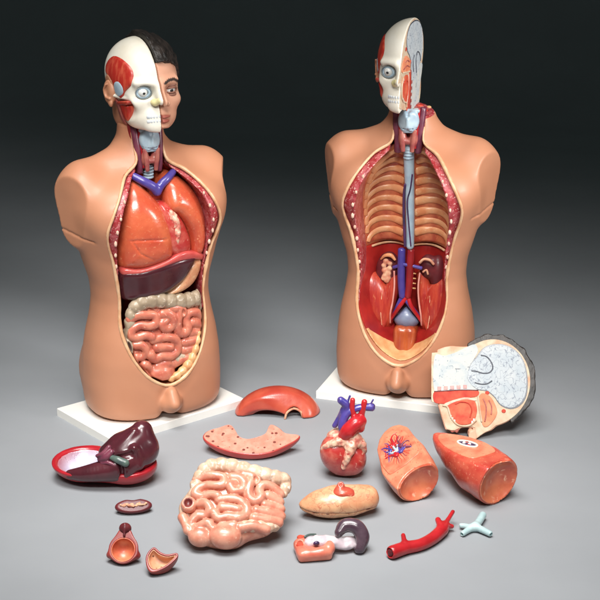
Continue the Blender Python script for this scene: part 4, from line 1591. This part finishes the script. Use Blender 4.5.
# crescent slice
t = thing('lung_slice', 'pink crescent slice on the floor with a speckled flat face', 'organ model')
cr = [((cx - 262) * .00048, (268 - cy) * .00080) for cx, cy in
      [(40, 262), (60, 240), (110, 226), (158, 214), (184, 234), (205, 262), (245, 274), (290, 266), (330, 250), (352, 214), (392, 228), (424, 250), (486, 258), (470, 278),
       (410, 306), (350, 326), (280, 334), (190, 326), (110, 306), (60, 284)]]
v = Vox((-.12, -.07, -.05), (.12, .06, .01), .0018)
D = poly2(spline(cr, 4, True), v.X, v.Y)
v.V = smax(v.ev(ell((0, .03, .0), (.118, .092, .036))), np.broadcast_to(D, v.V.shape), .006).astype(f32)
v.cut(plane((0, 0, 1), (0, 0, 0)), .002)
vobj('slice_body', v, M['slab'], t)
plate_obj('cut_face', [(x * .975, y * .95) for x, y in cr], lambda a, b, w: (a, b, w - .0002), .0016, M['slice'], t, n=4)
settle(t, RZ(0) @ RX(20), (202, 425, 301, 459))

# bowel block
t = thing('intestine_block', 'pale pink coiled bowel block on the floor with a cream colon along its top', 'organ model')
gut_thing(t, ('gut_pale', 'colon_pale', 'gut_pale', 'hole'))
settle(t, RY(4) @ RX(-52), (180, 455, 289, 552))

# heart
t = thing('heart', 'red and cream heart standing on the floor with blue and red vessels', 'organ model')
S = .00245
hx = lambda cx, cy, y=0.0: ((cx - 225) / 6.66 * S * .92, y, (575 - cy) / 6.66 * S)
v = Vox((-.07, -.06, -.005), (.06, .07, .12), .002)
v.add(ell((.0, .0, .050), (.046, .042, .050), [[math.cos(.25), 0, math.sin(.25)], [0, 1, 0], [-math.sin(.25), 0, math.cos(.25)]]))
v.add(ell((-.026, -.008, .062), (.026, .032, .034)), .02)
v.add(ell((.022, -.010, .040), (.030, .034, .036)), .015)
v.add(ell((.004, .012, .022), (.028, .026, .022)), .02)
v.tube([(.012, -.044, .088), (.002, -.050, .060), (-.006, -.046, .032)], .004, .012, sub=True)
vobj('heart_muscle', v, M['heart'], t)
v = Vox((-.07, -.07, .02), (.06, .07, .13), .0017)
v.tube([(.018, -.020, .094), (.012, -.036, .078), (.003, -.041, .055), (-.005, -.040, .034)], [.018, .013, .009, .005])
v.tube([(-.048, -.006, .064), (-.040, -.022, .080), (-.022, -.030, .092), (.004, -.026, .098)], [.007, .008, .010, .012], .01)
v.tube([(.044, -.016, .060), (.040, -.020, .080), (.024, -.02, .094)], [.008, .012, .014], .01)
v.add(ell((.0, .005, .090), (.036, .036, .018)), .01)
v.V = (v.V + np.broadcast_to(vnoise(v.X, v.Y, v.Z, 160) * .0022, v.V.shape)).astype(f32)
vobj('heart_fat', v, M['fat'], t)
v = Vox((-.06, -.06, .08), (.09, .06, .22), .0016)
v.tube([hx(170, 258, .01), hx(205, 205, .008), hx(228, 150, .0), hx(240, 108, -.004), hx(205, 74, -.004)], [.0060, .0078, .0095, .0095, .0085], .003)
v.tube([hx(235, 290, -.012), hx(214, 235, -.012), hx(238, 172, -.008), hx(290, 136, -.008), hx(350, 122, -.008), hx(412, 124, -.008)], [.011, .0105, .0095, .0078, .0085, .0095], .006)
for c in ((198, 72, -.006), (420, 124, -.010)):
    p = hx(*c)
    v.sub(ell((p[0] + (.006 if c[0] > 300 else -.008), p[1] - .003, p[2]), (.006, .006, .006)), .002)
v.tube([hx(250, 92, -.004), hx(266, 45, -.006)], .0026, .002)
v.tube([hx(395, 120, -.01), hx(420, 70, -.012)], .0022, .002)
vobj('great_vein', v, M['vein'], t)
v = Vox((-.04, -.06, .07), (.08, .06, .22), .0016)
v.tube([hx(222, 290, -.024), hx(250, 250, -.028), hx(300, 206, -.026), hx(340, 200, -.02)], [.014, .0175, .0165, .012], .01)
v.add(ell(hx(330, 245, -.02), (.011, .012, .011)), .008)
v.tube([hx(300, 200, -.01), hx(280, 130, -.012), hx(282, 70, -.010)], [.008, .0062, .006], .006)
v.tube([hx(335, 190, -.01), hx(352, 130, -.012), hx(362, 85, -.010)], [.008, .0068, .0066], .006)
vobj('aorta', v, M['artery'], t)
settle(t, RZ(6), (319, 396, 376, 475))


# two lungs, lying with the hollow base towards the front
def lung_piece(root, prof, bowl, m_body, cutx, bend=lambda z: 0 * z):
    zz = [p[0] for p in prof]
    L = zz[-1]
    v = Vox((-.075, -.075, -.01), (.075, .075, L + .01), .002)
    a = np.interp(v.Z, zz, [p[1] for p in prof])
    b = np.interp(v.Z, zz, [p[2] for p in prof])
    cx = np.interp(v.Z, zz, [p[3] for p in prof])
    q = np.sqrt(((v.X - cx) / a) ** 2 + ((v.Y - bend(v.Z)) / b) ** 2)
    v.V = np.broadcast_to((q - 1) * np.minimum(a, b), v.V.shape).astype(f32).copy()
    v.cut(lambda X, Y, Z: np.maximum(-Z, Z - L) + 0 * X + 0 * Y, .004)
    v.V = (v.V + np.broadcast_to(vnoise(v.X, v.Y, v.Z, 28) * .0030, v.V.shape)).astype(f32)
    v.cut(lambda X, Y, Z: X - cutx(Z) + 0 * Y, .004)
    v.sub(bowl, .004)
    vobj('lung_body', v, m_body, root, 2)
    w = Vox((-.07, -.07, -.012), (.07, .07, .09), .0018)
    B = w.ev(bowl)
    a = np.interp(w.Z, zz, [p[1] for p in prof])
    b = np.interp(w.Z, zz, [p[2] for p in prof])
    cx = np.interp(w.Z, zz, [p[3] for p in prof])
    q = (np.sqrt(((w.X - cx) / a) ** 2 + ((w.Y - bend(w.Z)) / b) ** 2) - 1) * np.minimum(a, b)
    w.V = np.maximum(np.maximum(np.maximum(B - .0010, -(B + .0030)), q + .0022), .0022 - w.Z).astype(f32)
    w.V = np.maximum(w.V, np.broadcast_to(w.X - cutx(w.Z) + .002, w.V.shape)).astype(f32)
    vobj('base_hollow', w, M['bowl_orange'], root)
    return v


t = thing('lung', 'pale lung on the floor, cut open to show red and blue branching vessels', 'organ model')
prof = [(0, .044, .046, 0), (.03, .048, .050, .000), (.07, .047, .051, .002), (.11, .039, .045, .004), (.14, .031, .038, .006), (.16, .020, .026, .008), (.17, .008, .010, .009)]
cutx = lambda z: .018 - .05 * (z - .06)
bend1 = lambda z: .75 * z * z
lung_piece(t, prof, ell((-.001, .0, -.032), (.0545, .0565, .058)), M['lung_skin'], cutx, bend1)
fx = lambda y, z, w=0.0: (cutx(z) + w, y + bend1(z), z)
fo = []
for z, b0 in ((.050, .036), (.066, .040), (.09, .041), (.115, .036), (.138, .028), (.150, .016)):
    fo.append((b0, z))
fo = fo + [(0, .157)] + [(-y, z) for y, z in fo[::-1]] + [(-.018, .047), (0, .045), (.018, .047)]
plate_obj('cut_face', fo, lambda a, b, w: fx(a, b, w - .0003), .0024, M['lung_pale'], t, n=4)
rng = np.random.default_rng(3)


def on_face(y, z, h):
    return fx(y, z, h)


for m, r0, y0, z0, dirs in (('artery', .0036, -.006, .080, (1.2, 1.75, 2.3, .7)), ('vein', .0036, .006, .082, (.9, 1.5, 2.6, .25)),
                            ('tree_blue', .0034, .0, .092, (2.0, 1.0, 2.9)), ('purple', .0030, .010, .096, (.4, 1.3, 2.4, -.5)),
                            ('artery', .0026, .0, .112, (1.57, .8, 2.4, 3.3, -.3)), ('vein', .0024, -.010, .104, (2.9, 2.2, 3.6, 1.9))):
    for a in dirs:
        L = rng.uniform(.026, .044)
        P = []
        for s_ in np.linspace(0, 1, 5):
            bend = .5 * math.sin(s_ * 3 + a * 5)
            yq = y0 + .8 * L * s_ * math.cos(a + bend * s_)
            P.append(on_face(max(-.027, min(.030, yq)), max(.060, min(.140, z0 + 1.0 * L * s_ * math.sin(a + bend * s_))), .0030 - .0008 * s_))
        tube_obj('bronchial_vessel', P, [r0, r0 * .85, r0 * .65, r0 * .45, r0 * .25], M[m], t, seg=8, n=3)
        for b_ in (-.6, .6):
            e = P[2]
            d = a + b_
            if abs(e[1] - bend1(e[2])) > .020 or not .068 < e[2] < .130:
                continue
            P2 = [(cutx(e[2] + k * L * .45 * math.sin(d)) + .0018 - .0008 * k, e[1] + k * L * .45 * math.cos(d), e[2] + k * L * .45 * math.sin(d)) for k in (0, .5, 1)]
            tube_obj('bronchial_vessel', P2, [r0 * .5, r0 * .38, r0 * .2], M[m], t, seg=6, n=2)
for i in range(26):
    a = 2 * math.pi * i / 26 + rng.uniform(-.1, .1)
    P = []
    for f_ in np.linspace(rng.uniform(.35, .5), rng.uniform(.85, .98), 4):
        y_, z_ = .030 * f_ * math.cos(a), .098 + .044 * f_ * math.sin(a)
        P.append(on_face(y_ + rng.uniform(-.0012, .0012), z_ + rng.uniform(-.0012, .0012), .0024))
    tube_obj('bronchial_vessel', P, [.0011, .0009, .0007, .0004], M['throat' if i % 3 else 'purple'], t, seg=6, n=3)
z_ = Vector((-.40, .90, .16)).normalized()
x_ = Vector((-.42, -.36, .80))
x_ = (x_ - z_ * x_.dot(z_)).normalized()
settle(t, frame(x_, z_.cross(x_), z_), (378, 424, 438, 502))

t = thing('lung', 'red orange lung on the floor with a white rimmed slot in its top', 'organ model')
prof = [(0, .051, .051, 0), (.03, .056, .054, .0), (.07, .055, .053, .002), (.12, .045, .045, .004), (.16, .030, .032, .008), (.19, .015, .017, .010), (.205, .005, .006, .012)]
cutx = lambda z: .036 - .16 * (z - .05)
lung_piece(t, prof, ell((-.002, .0, -.038), (.0625, .0625, .067)), M['lung_red'], cutx)
fx2 = lambda y, z, w=0.0: (cutx(z) + w, y, z)
fo = [(.030, .052), (.040, .085), (.038, .12), (.030, .150), (.016, .175), (0, .188), (-.016, .175), (-.028, .150), (-.034, .12), (-.036, .09), (-.030, .056), (-.012, .050), (.012, .048)]
plate_obj('upper_face', fo, lambda a, b, w: fx2(a, b, w - .0003), .0024, M['lung_skin'], t, n=4)
oval = [(.008 + .010 * math.cos(a) - .006 * math.sin(a), .112 + .022 * math.sin(a) + .003 * math.cos(a)) for a in np.linspace(0, 2 * math.pi, 14)[:-1]]
plate_obj('hilum_slot', oval, lambda a, b, w: fx2(a, b, w + .0018), .0010, M['vein_dark'], t, n=3)
tube_obj('slot_rim', [fx2(a, b, .0028) for a, b in oval], .0022, M['bone'], t, seg=8, n=3, closed=True)
for (a, b, m) in ((.006, .120, 'white'), (.010, .108, 'white'), (.004, .104, 'artery'), (.012, .118, 'gland')):
    ball_obj('vessel_end', fx2(a, b, .0026), (.003, .0036, .0036), M[m], t, 10, 8)
z_ = Vector((-.56, .78, .12)).normalized()
x_ = Vector((.16, -.28, .90))
x_ = (x_ - z_ * x_.dot(z_)).normalized()
settle(t, frame(x_, z_.cross(x_), z_), (432, 433, 518, 504))

# stomach half
t = thing('stomach', 'flattened cream stomach on the floor with a seam and a red patch', 'organ model')
v = Vox((-.085, -.05, -.035), (.085, .05, .05), .0016)
v.add(ell((.016, 0, 0), (.058, .036, .027)))
v.add(ell((-.030, 0, -.004), (.045, .026, .018)), .03)
v.add(ell((.060, .004, .002), (.016, .022, .018)), .02)
q = np.abs(v.Z + .006 + .001 * np.sin(v.X * 90) + 0 * v.Y)
v.V = smax(v.V, -np.maximum(np.broadcast_to(q - .0010, v.V.shape), -(v.V + .0022)), .0015).astype(f32)
v.V = (v.V + np.broadcast_to(vnoise(v.X, v.Y, v.Z, 70) * .0012, v.V.shape)).astype(f32)
vobj('stomach_wall', v, M['stomach'], t)
kz = int(round((-.007 - v.lo[2]) / v.h))
for x0 in (-.052, -.034, -.014, .006, .026, .046):
    pp = []
    for x in (x0, x0 + .004, x0 + .008, x0 + .012):
        col = v.V[int(round((x - v.lo[0]) / v.h)), :, kz]
        j = np.where(col < 0)[0]
        if len(j):
            pp.append((x, v.lo[1] + v.h * j[0] - .0002, -.007 + .001 * math.sin(x * 150)))
    if len(pp) > 2:
        tube_obj('seam_mark', pp, [.0006, .0013, .0012, .0006], M['seam'], t, seg=6, n=2)
v = Vox((-.03, -.05, .0), (.04, .03, .06), .0014)
v.add(ell((.008, -.008, .024), (.020, .014, .009)))
v.add(cap((.002, -.004, .03), (.004, -.002, .036), .0085, .007), .006)
v.sub(ell((.003, -.006, .043), (.004, .004, .006)), .002)
v.add(ell((.022, -.012, .020), (.010, .010, .006)), .006)
vobj('inlet', v, M['lung_red'], t)
settle(t, RZ(9) @ RX(8), (304, 479, 374, 521))

# duodenum, pancreas and spleen
t = thing('duodenum', 'pale pink duodenum block on the floor with a grey purple spleen at its end', 'organ model')
v = Vox((-.085, -.045, -.005), (.01, .05, .05), .0015)
v.tube([(-.070, .026, .018), (-.070, -.012, .017), (-.060, -.024, .017), (-.020, -.024, .019), (-.006, -.010, .024), (-.010, .012, .026)],
       [.013, .014, .0135, .014, .014, .012], n=8, wob=(.0007, .9))
v.add(boxf((-.042, .000, .014), (.040, .036, .013), .009), .004)
v.add(cap((-.068, .018, .024), (-.062, .030, .028), .012, .011), .006)
for c in ((-.072, .006, .031), (-.066, .030, .040), (-.007, .006, .040)):
    v.sub(ell(c, (.0088, .0088, .010)), .002)
vobj('duodenum_wall', v, M['duodenum'], t)
v = Vox((-.09, -.045, .0), (.02, .06, .06), .0013)
for c in ((-.072, .006, .0265), (-.066, .030, .034), (-.007, .006, .0345)):
    v.add(ell(c, (.0086, .0086, .005)))
vobj('duct_opening', v, M['throat'], t)
v = Vox((-.07, -.04, .0), (.085, .05, .06), .0015)
v.tube([(-.050, .016, .026), (-.020, .012, .030), (.02, .010, .026), (.055, .012, .024)], [.012, .014, .0125, .010], n=8, wob=(.0007, 1.3))
v.tube([(-.048, .004, .028), (-.02, .0, .030), (.005, .0, .028)], [.010, .010, .008], .008)
v.tube([(.0, .004, .024), (.03, .0, .018), (.058, .004, .016)], [.008, .009, .008], .006)
v.V = (v.V + np.broadcast_to(vnoise(v.X, v.Y, v.Z, 120) * .0014, v.V.shape)).astype(f32)
vobj('pancreas', v, M['duct'], t)
ball_obj('vein_end', (-.036, -.010, .036), (.0075, .005, .006), M['vein_dark'], t, 12, 8)
tube_obj('bile_duct', [(-.058, .022, .038), (-.045, .028, .040), (-.03, .030, .038)], .0026, M['green'], t)
v = Vox((.01, -.045, -.005), (.11, .055, .08), .0016)
v.tube([(.022, .010, .048), (.038, .022, .058), (.062, .016, .056), (.074, .004, .036), (.066, -.008, .014)], [.012, .017, .0185, .018, .014], n=8)
v.tube([(.028, .0, .044), (.046, .008, .040), (.052, -.004, .022)], .008, .006, sub=True)
vobj('spleen', v, M['spleen'], t)
settle(t, RZ(10), (293, 518, 370, 562))

# aorta
t = thing('aorta', 'bright red length of aorta lying on the floor with short side branches', 'organ model')
ax_ = lambda cx, cy, w=0.0: ((cx - 200) * .00047, (180 - cy) * .00090, w)
v = Vox((-.09, -.12, -.002), (.10, .11, .06), .0015)
v.tube([ax_(60, 262, .016), ax_(120, 240, .016), ax_(190, 222, .015), ax_(250, 190, .015), ax_(300, 150, .017), ax_(318, 128, .019)], [.0150, .0142, .013, .0135, .014, .0105], n=8)
v.sub(ell(ax_(44, 268, .017), (.010, .012, .010)), .002)
v.tube([ax_(316, 128, .020), ax_(340, 104, .026), ax_(362, 80, .031)], [.0062, .0048, .0046], .006)
v.tube([ax_(312, 132, .018), ax_(338, 126, .016), ax_(352, 122, .014)], [.006, .0055, .005], .005)
v.tube([ax_(296, 150, .022), ax_(286, 118, .028)], [.0075, .0065], .006)
v.tube([ax_(116, 236, .026), ax_(112, 212, .033)], [.006, .005], .006)
vobj('vessel_wall', v, M['artery'], t)
v = Vox((-.085, -.12, 0), (-.05, -.05, .04), .0015)
v.add(ell(ax_(58, 262, .016), (.0105, .0095, .0108)))
vobj('cut_end', v, M['kidney'], t)
settle(t, RZ(0), (386, 510, 455, 559))

# bronchus
t = thing('bronchus', 'tiny pale blue three armed airway branch on the floor', 'organ model')
v = Vox((-.05, -.06, -.002), (.05, .06, .04), .0012)
v.tube([(.0, -.004, .012), (.010, .018, .013), (.020, .044, .014)], [.0082, .0078, .0078], 0)
v.tube([(.0, -.004, .012), (.014, -.018, .011), (.027, -.032, .010)], [.0078, .0068, .006], .006)
v.tube([(.0, -.004, .012), (-.014, -.014, .010), (-.028, -.030, .009)], [.0078, .0066, .0056], .006)
v.tube([(-.010, -.008, .012), (-.020, .0, .011), (-.029, .004, .010)], [.006, .0056, .005], .005)
for a, b in (((.020, .044, .014), (.024, .058, .015)), ((.027, -.032, .010), (.034, -.041, .009)), ((-.028, -.030, .009), (-.035, -.038, .008)), ((-.029, .004, .010), (-.038, .008, .009))):
    v.tube([a, b], .0036, 0, sub=True)
vobj('airway', v, M['tree_blue'], t)
settle(t, RZ(0), (461, 510, 491, 538))

# ------------------------------------------------------------------ floor and backdrop: one sheet, curving up behind
M['floor'] = mat('grey_paper', (147, 150, 154), .62, (142, 145, 149), 3, coat=0, bump=(420, .03), spec=.25)
prof = [(-1.5, 0)] + [(y, 0) for y in np.linspace(0, 6.6, 12)]
for a in np.linspace(0, math.pi / 2, 16)[1:]:
    prof.append((6.6 + 1.6 * math.sin(a), 1.6 - 1.6 * math.cos(a)))
prof += [(8.2, 2.4), (8.2, 4.5)]
vs = [(x, y, z) for y, z in prof for x in (-5, 5)]
fs = [(2 * i, 2 * i + 1, 2 * i + 3, 2 * i + 2) for i in range(len(prof) - 1)]
fl = link_mesh('floor', vs, fs, M['floor'])
fl['kind'] = 'structure'

# ------------------------------------------------------------------ studio lamps, camera, world


def area(name, loc, aim, size, power, col=(1, 1, 1), spread=180, sy=None):
    L = bpy.data.lights.new(name, 'AREA')
    L.energy, L.color, L.size = power, col, size
    if sy:
        L.shape, L.size_y = 'RECTANGLE', sy
    L.spread = math.radians(spread)
    o = bpy.data.objects.new(name, L)
    COL.objects.link(o)
    o.location = loc
    o.rotation_euler = (Vector(aim) - Vector(loc)).to_track_quat('-Z', 'Y').to_euler()
    return o


area('softbox', (-.15, 2.50, 2.4), (.02, 2.85, 0), 1.7, 17, (1, .98, .95), 60, 1.0)
area('front_softbox', (-.1, 1.15, 2.45), (0, 3.40, .36), 2.2, 7.5, (1, .98, .95), 30, .6)
area('side_softbox', (1.75, 2.55, 1.35), (.25, 3.72, .70), .7, 2.6, (1, .98, .96), 34)

w = bpy.data.worlds.new('World')
SC.world = w
w.use_nodes = True
w.node_tree.nodes['Background'].inputs[0].default_value = (.80, 1, .95, 1)
w.node_tree.nodes['Background'].inputs[1].default_value = .055

cam = bpy.data.cameras.new('Camera')
cam.sensor_width = 36
cam.lens = 36 * FOC / 600
cam.clip_end = 60
co = bpy.data.objects.new('Camera', cam)
COL.objects.link(co)
co.location = (0, 0, CAMH)
co.rotation_euler = (math.pi / 2 - PITCH, 0, 0)
SC.camera = co
SC.view_settings.view_transform = 'Standard'
SC.view_settings.look = 'None'
SC.view_settings.exposure = 0
SC.view_settings.gamma = 1
